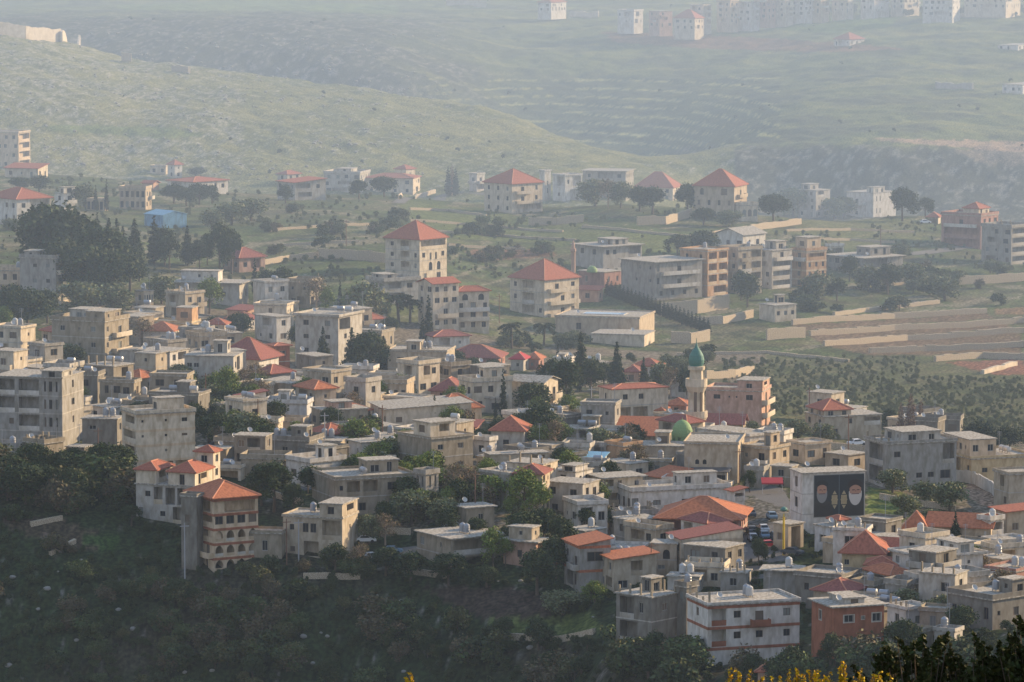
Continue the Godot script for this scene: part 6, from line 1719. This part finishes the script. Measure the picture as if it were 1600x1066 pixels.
func trees():
	make_kinds()
	for q in [["round", 75, 450, 115, 1.0], ["round", 115, 455, 105, 1.1], ["round", 150, 462, 95, 1.1], ["round", 60, 440, 95, 0.9], ["round", 95, 470, 80, 1.2], ["round", 130, 475, 80, 1.2], ["round", 175, 478, 72, 1.2], ["conifer", 215, 440, 60, 0.9], ["round", 200, 455, 60, 1.0], ["conifer", 180, 410, 60, 0.8], ["olive", 120, 490, 46, 1.5], ["round", 262, 420, 44, 0.9], ["round", 310, 420, 40, 0.8], ["round", 180, 460, 70, 1.0], ["conifer", 168, 420, 68, 0.9], ["conifer", 190, 425, 62, 0.9], ["conifer", 208, 422, 70, 0.9], ["cypress", 150, 400, 60, 1.2], ["cypress", 239, 412, 66, 1.5], ["round", 255, 415, 50, 0.9], ["conifer", 291, 415, 54, 0.9], ["round", 322, 415, 42, 0.7], ["round", 342, 428, 66, 0.8], ["round", 360, 428, 58, 0.7],
		["cypress", 396, 458, 48, 0.9], ["round", 438, 472, 46, 1.1], ["round", 415, 462, 34, 1.0], ["bare", 492, 488, 52, 1.0], ["spring", 510, 492, 36, 0.8], ["cypress", 530, 486, 44, 0.8], ["olive", 570, 510, 60, 1.0], ["spring", 548, 500, 40, 0.9], ["olive", 590, 505, 44, 1.0], ["conifer", 503, 584, 64, 0.8], ["conifer", 548, 592, 70, 0.9], ["round", 575, 594, 66, 0.9], ["conifer", 598, 594, 60, 1.0], ["round", 608, 525, 26, 1.2],
		["cypress", 659, 540, 44, 1.0], ["cypress", 669, 540, 70, 1.0], ["palm", 622, 505, 44, 1.3], ["palm", 640, 505, 38, 1.3], ["palm", 800, 545, 40, 1.2], ["palm", 850, 540, 34, 1.2], ["round", 712, 586, 34, 1.1], ["round", 740, 592, 28, 1.4], ["round", 770, 592, 26, 1.3], ["cypress", 786, 655, 70, 0.75], ["cypress", 774, 655, 30, 0.9], ["conifer", 678, 668, 44, 0.75], ["cypress", 674, 732, 38, 0.8], ["round", 832, 660, 54, 1.1], ["round", 842, 694, 52, 1.2], ["round", 815, 690, 40, 1.0],
		["conifer", 908, 612, 82, 0.75], ["conifer", 965, 612, 68, 0.85], ["conifer", 1007, 606, 42, 0.8], ["cypress", 872, 572, 30, 1.0], ["round", 862, 622, 52, 1.0], ["round", 885, 640, 66, 1.0], ["round", 925, 620, 50, 1.0], ["round", 945, 606, 34, 1.1], ["olive", 1035, 614, 44, 1.0], ["bare", 1050, 622, 46, 0.9], ["round", 1075, 625, 44, 0.8], ["round", 1115, 645, 36, 0.8], ["conifer", 1129, 650, 26, 0.8], ["olive", 1180, 690, 28, 1.0],
		["spring", 352, 642, 60, 0.8], ["olive", 100, 578, 36, 1.2], ["round", 112, 580, 34, 1.3], ["olive", 155, 478, 42, 1.5], ["olive", 180, 490, 40, 1.3], ["round", 40, 520, 60, 1.2], ["round", 15, 510, 55, 1.1], ["spring", 3, 525, 40, 0.9], ["round", 70, 505, 46, 1.0], ["bare", 60, 570, 36, 1.2], ["olive", 250, 475, 40, 1.1], ["bare", 215, 540, 40, 1.4], ["spring", 325, 490, 48, 1.1], ["olive", 290, 545, 30, 1.2], ["round", 372, 530, 36, 1.2], ["round", 330, 530, 30, 1.2], ["round", 460, 545, 30, 0.9],
		["round", 425, 800, 66, 1.2], ["round", 405, 790, 55, 1.0], ["round", 455, 805, 42, 1.0], ["bare", 712, 790, 60, 1.0], ["bare", 735, 785, 50, 1.0], ["spring", 820, 810, 66, 1.0], ["spring", 840, 818, 55, 0.9], ["spring", 770, 888, 54, 0.9], ["spring", 790, 885, 40, 0.8], ["round", 815, 862, 56, 1.2], ["round", 850, 850, 50, 1.0], ["olive", 640, 820, 50, 1.2], ["round", 600, 830, 40, 1.0], ["olive", 575, 850, 40, 1.1], ["bare", 600, 852, 44, 1.2], ["bare", 560, 900, 46, 1.0], ["round", 700, 840, 40, 1.0], ["round", 745, 850, 36, 1.0], ["round", 520, 900, 44, 1.1], ["round", 640, 915, 44, 1.4], ["round", 700, 915, 44, 1.4], ["round", 600, 900, 40, 1.2], ["round", 760, 918, 30, 1.5],
		["round", 870, 910, 60, 1.2], ["round", 840, 930, 60, 1.2], ["round", 880, 870, 52, 1.0], ["olive", 880, 960, 34, 1.8], ["spring", 930, 948, 34, 1.3], ["spring", 905, 780, 30, 1.2], ["round", 880, 745, 40, 1.0], ["olive", 900, 755, 36, 1.0], ["round", 915, 830, 30, 1.2], ["round", 955, 832, 32, 1.0], ["spring", 765, 760, 36, 1.1], ["olive", 860, 690, 40, 1.2], ["bare", 868, 712, 50, 1.0], ["round", 1190, 885, 36, 0.9], ["spring", 1225, 735, 34, 0.7], ["round", 1175, 770, 30, 0.8], ["round", 1290, 938, 32, 1.2], ["conifer", 1500, 858, 52, 0.7], ["conifer", 1472, 950, 44, 0.6], ["round", 1525, 840, 32, 1.2], ["olive", 1460, 830, 30, 1.2], ["olive", 1420, 810, 34, 1.3], ["olive", 1490, 800, 42, 1.2], ["olive", 1400, 770, 34, 1.4], ["olive", 1450, 790, 34, 1.4],
		["poplar", 1428, 690, 66, 1.2], ["poplar", 1412, 688, 52, 1.0], ["poplar", 1444, 688, 56, 1.0], ["pine", 1532, 705, 38, 1.1], ["pine", 1584, 712, 36, 1.1], ["pine", 1560, 716, 30, 1.0], ["round", 1395, 672, 28, 1.0], ["olive", 1290, 690, 26, 1.4], ["olive", 1250, 690, 30, 1.4],
		["cypress", 700, 306, 40, 1.3], ["cypress", 712, 306, 38, 1.3], ["poplar", 706, 305, 42, 1.0], ["round", 600, 308, 28, 1.6], ["round", 560, 312, 26, 1.4], ["round", 445, 318, 24, 1.3], ["olive", 930, 322, 38, 1.3], ["bare", 950, 325, 40, 1.2], ["olive", 970, 325, 36, 1.0], ["round", 1020, 335, 36, 1.5], ["round", 1000, 330, 34, 1.2], ["round", 1075, 335, 40, 1.3], ["round", 1100, 352, 24, 1.6], ["olive", 1140, 355, 24, 1.6], ["round", 1210, 345, 36, 1.5], ["olive", 1240, 340, 42, 1.2], ["round", 1320, 342, 30, 1.4], ["olive", 1305, 342, 30, 1.3], ["round", 1412, 346, 44, 1.2], ["round", 1448, 340, 26, 1.3], ["round", 1100, 400, 34, 1.8], ["round", 1060, 402, 30, 1.6],
		["round", 1170, 480, 46, 1.0], ["round", 1160, 470, 40, 0.9], ["round", 1330, 440, 34, 1.0], ["olive", 1280, 470, 40, 1.2], ["olive", 1360, 455, 36, 1.3], ["round", 1390, 460, 40, 1.3], ["olive", 1430, 450, 34, 1.4], ["round", 1310, 470, 30, 1.3], ["olive", 1480, 470, 36, 1.4], ["round", 1270, 445, 34, 1.0],
		["round", 110, 330, 36, 1.2], ["olive", 130, 325, 34, 1.0], ["cypress", 165, 330, 44, 0.8], ["cypress", 148, 330, 36, 0.9], ["round", 30, 300, 20, 2.0], ["round", 60, 300, 22, 1.8], ["round", 270, 318, 26, 1.6], ["round", 310, 320, 28, 1.6], ["round", 290, 322, 24, 1.6], ["round", 330, 318, 24, 1.4], ["olive", 390, 345, 30, 1.8], ["olive", 360, 352, 32, 1.5], ["olive", 330, 360, 28, 1.5], ["round", 305, 278, 14, 2.4]]:
		T(q[0], q[1], q[2], q[3] * 1.15, q[4] * 1.05)
	# cypress hedge beside the stone terrace
	for i in 26:
		var t := i / 25.0
		T("cypress", lerpf(950, 1108, t), lerpf(462, 522, t) , 26, 2.1, "in the hedge beside the stone terrace")

func infill():
	# small houses squeezed between the larger ones, each labelled by its look and its neighbour
	var adj := ["small", "low", "plain", "squat", "narrow", "tiny", "simple", "modest"]
	var cols := {"grey": "grey", "dtan": "brown", "tan": "tan", "cream": "cream", "lgrey": "pale grey", "white": "white", "dgrey": "dark grey", "stone": "stone"}
	var taken := {}
	for zone in [[[[0, 560], [260, 520], [450, 590], [700, 600], [740, 700], [640, 760], [420, 760], [300, 690], [110, 690], [0, 640]], 62], [[[700, 600], [900, 650], [1180, 690], [1170, 770], [900, 820], [700, 790]], 34], [[[880, 850], [1190, 880], [1600, 850], [1600, 940], [1400, 1000], [1280, 935], [1060, 935]], 26], [[[200, 440], [460, 470], [600, 520], [600, 560], [200, 545]], 14], [[[1240, 640], [1600, 690], [1600, 760], [1380, 700]], 6]]:
		var pv := PackedVector2Array()
		var box2 := Rect2(zone[0][0][0], zone[0][0][1], 0, 0)
		for p in zone[0]:
			pv.append(Vector2(p[0], p[1]))
			box2 = box2.expand(Vector2(p[0], p[1]))
		var n := 0
		for t in 900:
			if n >= zone[1]:
				break
			var p := Vector2(rng.randf_range(box2.position.x, box2.end.x), rng.randf_range(box2.position.y, box2.end.y))
			if not Geometry2D.is_point_in_polygon(p, pv) or (p.x > 1150 and p.x < 1300 and p.y > 755 and p.y < 950) or (p.x > 1490 and p.y > 690 and p.y < 800):
				continue
			var g := ground_at(p.x, p.y)
			var k := F / -g.z
			var phi := rng.randf_range(12, 62)
			var w := rng.randf_range(5.0, 9.0)
			var dz := rng.randf_range(4.5, 7.5)
			var ph := deg_to_rad(phi)
			var ctr := g - Vector3(cos(ph), 0, sin(ph)) * (w / 2) - Vector3(-sin(ph), 0, cos(ph)) * (dz / 2)
			if not clear_of_houses(ctr, maxf(w, dz) * 0.42):
				continue
			var blocked := false
			for tp in planted:
				if Vector2(tp.x - ctr.x, tp.z - ctr.z).length() < 0.5 * maxf(w, dz) + 1.8:
					blocked = true
			if blocked:
				continue
			var near := ""
			var bd := 1e9
			for e in houses:
				var dd := Vector2(e[0].x - ctr.x, e[0].z - ctr.z).length()
				if dd < bd and e[1] != "" and String(e[1]).split(" ").size() < 9:
					bd = dd
					near = e[1]
			var col: String = cols.keys()[rng.randi() % cols.size()]
			var h := rng.randf_range(3.0, 4.0) * (2.0 if rng.randf() < 0.3 else 1.0)
			var red := rng.randf() < 0.12
			var label := ""
			for a in adj:
				label = a + " " + cols[col] + (" red roofed" if red else " flat") + " house by the " + near
				if not taken.has(label):
					break
			taken[label] = true
			n += 1
			B(p.x - w * cos(ph) * k, p.x, p.x + dz * sin(ph) * k, p.y - h * k, p.y, phi, col, label, {"short": "small house", "roof": "hip", "rm": ["tile", "tile2", "tile3"][rng.randi() % 3]} if red else {"short": adj[rng.randi() % 8] + " " + cols[col] + " flat roofed house", "t": [0, 0, 1, 2][rng.randi() % 4], "nohut": 1, "sc": 4 if rng.randf() < 0.12 else 0})

func scatter(poly: Array, n: int, names: Array, h0: float, h1: float, where: String, wide := 1.2):
	var pv := PackedVector2Array()
	var r := Rect2(poly[0][0], poly[0][1], 0, 0)
	for p in poly:
		pv.append(Vector2(p[0], p[1]))
		r = r.expand(Vector2(p[0], p[1]))
	var k := 0
	var last := r.get_center()
	for i in n * 12:
		if k >= n:
			return
		var p := Vector2(rng.randf_range(r.position.x, r.end.x), rng.randf_range(r.position.y, r.end.y))
		if rng.randf() < 0.6:
			p = last + Vector2(rng.randf_range(-16, 16), rng.randf_range(-4, 4))
		if Geometry2D.is_point_in_polygon(p, pv):
			last = p
			var g := ground_at(p.x, p.y)
			if clear_of_houses(g, 1.0):
				k += 1
				var kd: String = names[rng.randi() % names.size()]
				tree(kd + str(rng.randi() % 3), g, rng.randf_range(h0, h1), rng.randf_range(0.8, 1.3) * wide, where)

func in_field(g: Vector3) -> bool:
	# the ploughed plot and the small meadow on the slope stay open
	var u := g.x / -g.z * F + 800.0
	var v := 533.0 + F * tan(atan2(CAMY - g.y, -g.z) - deg_to_rad(PITCH))
	return v > 920.0 and v < 985.0 and u > 675.0 + (v - 920.0) * 0.9 and u < 860.0 or v > 966.0 and v < 1000.0 and u > 780.0 and u < 940.0 or v > 815.0 and v < 862.0 and u > 20.0 and u < 170.0

func clear_of_houses(g: Vector3, m: float) -> bool:
	if -g.z < 880.0 and in_field(g):
		return false
	for e in houses:
		var dx: float = g.x - e[0].x
		var dz: float = g.z - e[0].z
		if absf(dx) > 25.0 or absf(dz) > 25.0:
			continue
		var lx: float = dx * cos(e[3]) - dz * sin(e[3])
		var lz: float = dx * sin(e[3]) + dz * cos(e[3])
		if absf(lx) < e[4] / 2 + m and absf(lz) < e[5] / 2 + m:
			return false
	return true

func scrub_and_rocks():
	var below := "on the steep shaded slope below the village"
	scatter([[-60, 730], [200, 740], [210, 830], [270, 900], [260, 1000], [-60, 1000]], 80, ["bush", "round", "brush", "brush"], 1.6, 4.6, below)
	scatter([[-60, 740], [190, 745], [200, 800], [60, 800], [-60, 790]], 60, ["round", "brush", "round"], 4.0, 8.0, "on the wooded bank under the slope edge houses")
	scatter([[260, 900], [560, 890], [640, 920], [780, 1000], [980, 1010], [1100, 1060], [1100, 1090], [240, 1090]], 180, ["bush", "brush", "round", "brush", "bush", "brush", "round"], 1.6, 5.0, below)
	scatter([[-60, 900], [260, 900], [300, 1085], [-60, 1085]], 50, ["bush", "brush"], 1.0, 3.0, below)
	scatter([[960, 1010], [1100, 1045], [1290, 1040], [1400, 1030], [1480, 1000], [1600, 985], [1640, 1090], [960, 1090]], 60, ["round", "bush", "brush"], 3.5, 6.5, "on the bank below the lowest white houses")
	scatter([[1500, 880], [1600, 880], [1620, 985], [1420, 985], [1400, 960]], 24, ["olive", "bare", "spring"], 3.0, 6.0, "")
	scatter([[860, 490], [940, 560], [1040, 560], [1200, 560], [1200, 600], [1100, 590], [880, 555], [780, 545], [760, 500]], 50, ["bush", "olive"], 1.8, 4.0, "on the slope under the stone terraces")
	scatter([[400, 330], [600, 320], [760, 345], [900, 395], [780, 430], [700, 400], [600, 380], [420, 400]], 90, ["brush", "bush", "olive", "brush"], 1.4, 4.0, "on the green slope under the ridge houses")
	scatter([[1180, 400], [1480, 400], [1600, 440], [1600, 480], [1300, 500], [1200, 470]], 70, ["olive", "brush", "bush"], 2.5, 5.0, "on the slope above the terraced fields")
	scatter([[0, 330], [70, 360], [40, 400], [0, 395]], 8, ["olive", "bush"], 2.0, 4.0, "on the yellowish bank behind the grey house")
	scatter([[300, 600], [700, 590], [1000, 690], [1150, 780], [900, 830], [600, 820], [340, 720], [100, 640]], 210, ["round", "spring", "round", "bare", "spring", "olive"], 3.4, 6.6, "")
	# olive grove on the slope to the right: a mass of low crowns
	for kd in 3:
		var pts := []
		for i in 900:
			var u := rng.randf_range(1130, 1720)
			var v := rng.randf_range(560, 690)
			if v < 560 + (0 if u > 1330 else (1330 - u) * 0.02) or (u > 1440 and v < 592) or (u < 1280 and v > 650):
				continue
			var g := ground_at(u, v)
			if clear_of_houses(g, 1.5):
				pts.append(g)
		mass("olive_grove", kinds["olive%d" % kd].crown, M.leaf, pts, 0.11, 0.27, "low grey green olive grove covering the slope behind village" if kd == 0 else ("darker shrubs filling the olive grove slope" if kd == 1 else "small shrubs dotted through the olive grove slope"), "olive grove")
	# scrub far off on the ridge slopes
	for kd in 2:
		var pts := []
		for i in 1500:
			var u := rng.randf_range(-60, 1650)
			var v := rng.randf_range(262, 440)
			var g := ground_at(u, v)
			if -g.z < 1700.0 and clear_of_houses(g, 2.0) and n1.get_noise_2d(g.x, g.z) > -0.05:
				pts.append(g)
		mass("scrub", kinds["olive%d" % kd].crown, M.leaf, pts, 0.10, 0.38, "scattered scrub on the ridge behind the village" if kd == 0 else "low hedges of scrub between the ridge fields", "scrub")
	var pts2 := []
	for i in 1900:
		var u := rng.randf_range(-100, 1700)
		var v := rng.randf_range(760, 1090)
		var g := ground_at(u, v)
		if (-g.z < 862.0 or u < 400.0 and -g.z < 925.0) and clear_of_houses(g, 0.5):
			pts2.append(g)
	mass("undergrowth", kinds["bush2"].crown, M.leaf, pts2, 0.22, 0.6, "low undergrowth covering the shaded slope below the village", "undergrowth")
	var farp := []
	for i in 120:
		var u := rng.randf_range(-100, 1700)
		var v := rng.randf_range(0, 330)
		var g := ground_at(u, v)
		if -g.z > 1750.0 and n1.get_noise_2d(g.x * 0.7, g.z * 0.7) > 0.0:
			farp.append(g)
	mass("hill_scrub", kinds["bush1"].crown, M.leaf, farp, 0.3, 0.7, "sparse scrub dotted over the far hazy hills", "scrub")
	var tl := []
	for i in 150:
		var u := rng.randf_range(1240, 1640)
		var g := ground_at(u, rng.randf_range(18, 27))
		tl.append(g)
	mass("tree_belt", kinds["round1"].crown, M.leaf, tl, 0.3, 0.6, "belt of dark trees in front of the far apartment row", "trees")
	# rocks
	var rr := RandomNumberGenerator.new()
	rr.seed = 77
	var st := st_new()
	var ico := SphereMesh.new()
	ico.radius = 1.0
	ico.height = 1.3
	ico.radial_segments = 7
	ico.rings = 4
	var arr := ico.get_mesh_arrays()
	var vs: PackedVector3Array = arr[Mesh.ARRAY_VERTEX]
	for i in vs.size():
		vs[i] *= 1.0 + 0.35 * n2.get_noise_3dv(vs[i] * 9.0)
	var idx: PackedInt32Array = arr[Mesh.ARRAY_INDEX]
	for i in range(0, idx.size(), 3):
		tri(st, vs[idx[i]], vs[idx[i + 1]], vs[idx[i + 2]])
	var rock := done(st)
	var near_r := []
	for i in 130:
		var u := rng.randf_range(-80, 1000)
		var v := rng.randf_range(840, 1090)
		var g := ground_at(u, v)
		if n2.get_noise_2d(g.x, g.z) > 0.05 and clear_of_houses(g, 0.5):
			near_r.append(g)
	mass("slope_rocks", rock, M.rock, near_r, 0.2, 0.8, "grey boulders strewn over the shaded slope", "rocks")
	var far_r := []
	for i in 1300:
		var u := rng.randf_range(-100, 700)
		var v := rng.randf_range(50, 285)
		var g := ground_at(u, v)
		if -g.z > 1750.0 and n1.get_noise_2d(g.x, g.z) + 0.4 * n2.get_noise_2d(g.x, g.z) > -0.05:
			far_r.append(g)
	mass("hill_rocks", rock, M.rock, far_r, 0.3, 1.0, "pale rocks strewn over the hazy hillside behind the village", "rocks")

func mass(called: String, mesh: Mesh, m: Material, pts: Array, s0: float, s1: float, label: String, category: String):
	var mm := MultiMesh.new()
	mm.transform_format = MultiMesh.TRANSFORM_3D
	mm.mesh = mesh
	mm.instance_count = pts.size()
	for i in pts.size():
		var s := rng.randf_range(s0, s1)
		mm.set_instance_transform(i, Transform3D(Basis(Vector3.UP, rng.randf() * TAU) * Basis.from_scale(Vector3(s * rng.randf_range(0.8, 1.3), s, s * rng.randf_range(0.8, 1.3))), pts[i]))
	var o := MultiMeshInstance3D.new()
	o.name = uname(called)
	o.multimesh = mm
	o.material_override = m
	add_child(o)
	tag(o, label, category)
	o.set_meta("kind", "stuff")

# ---------------------------------------------------------------- shrubs in front of the camera
func foreground():
	var sprigs := func(w: float, h: float, n: int, sd: int) -> Array:
		var r := RandomNumberGenerator.new()
		r.seed = sd
		var L := []
		for i in n:
			var a := r.randf() * TAU
			var q := sqrt(r.randf())
			var foot := Vector3(cos(a) * q * w, h - 0.07 - 0.30 * q * q * q - 0.34 * pow(r.randf(), 0.8), sin(a) * q * w)
			var lean := Vector3(cos(a) * 0.5 * q + r.randf_range(-0.7, 0.7), 1.0, r.randf_range(-0.7, 0.7)) * r.randf_range(0.06, 0.13)
			var m := 6
			for j in m:
				L.append([foot + lean * (float(j) / m), lerpf(0.034, 0.012, float(j) / m)])
		return L
	var d := 25.0
	for q in [[1448.0, 982.0, 0.38, 125, 300], [1632.0, 958.0, 0.26, 110, 301], [1545.0, 1000.0, 0.30, 70, 302]]:
		var x: float = (q[0] - 800.0) / F * d
		var top: float = ray_y(q[1], d)
		var gy := H(x, -d)
		var o := thing("shrub", ["dark leafy shrub standing in front of the lowest houses", "tall dark leafy shrub at the frame edge", "low dark shrub between the two taller shrubs"][q[4] - 300], "shrub", Vector3(x, gy, -d))
		var cl: Array = sprigs.call(q[2], top - gy, q[3], q[4])
		part("leaves", leaves(cl, 11000 if q[4] < 302 else 6500, 0.017, [0.034, 0.040, 0.012], q[4] + 10, 0.2, 0.4), M.leaf, o)
		var st := st_new()
		for ci in range(5, cl.size(), 6):
			var p: Vector3 = cl[ci][0]
			tube(st, Vector3(p.x * 0.7, p.y - 0.3, p.z * 0.7), p, 0.004, 0.002, 4)
		for i in 16:
			var a := TAU * i / 16
			tube(st, Vector3(0, -0.1, 0), Vector3(cos(a) * q[2] * 0.6, (top - gy) * 0.62, sin(a) * q[2] * 0.6), 0.02, 0.006, 5)
		part("stems", done(st), M.bark, o)
	var yl := "yellow flowering broom in front of the dark shrub"
	for q in [[1165.0, 1046.0], [1245.0, 1044.0], [1275.0, 1048.0], [1300.0, 1052.0], [1338.0, 1036.0], [1362.0, 1054.0], [1385.0, 1052.0], [640.0, 1054.0], [1215.0, 1058.0]]:
		var dd := 23.0
		var x: float = (q[0] - 800.0) / F * dd
		var top := ray_y(q[1], dd)
		var gy := H(x, -dd)
		var o := thing("broom_shrub", yl if q[0] > 700.0 else "single yellow broom sprig rising before the dark slope", "shrub", Vector3(x, gy, -dd), 0.0, "flowering broom")
		var r := RandomNumberGenerator.new()
		r.seed = int(q[0])
		var cl := []
		var st := st_new()
		for i in 9 if q[0] > 700.0 else 3:
			var bx := r.randf_range(-0.07, 0.07) * (1.0 if q[0] > 700.0 else 0.3)
			var hh: float = (top - gy) * r.randf_range(0.95, 1.0) if i > 0 else top - gy
			tube(st, Vector3(bx * 0.4, -0.1, 0), Vector3(bx, hh, bx * 0.5), 0.006, 0.002, 4)
			for j in 10:
				cl.append([Vector3(bx + r.randf_range(-0.012, 0.012), hh - 0.018 * j, bx * 0.5 + r.randf_range(-0.015, 0.015)), 0.011 + 0.0012 * j])
		part("stems", done(st), M.bark, o)
		part("flowers", leaves(cl, 1300, 0.008, [0.42, 0.28, 0.012], int(q[0]) + 3), M.leaf, o)
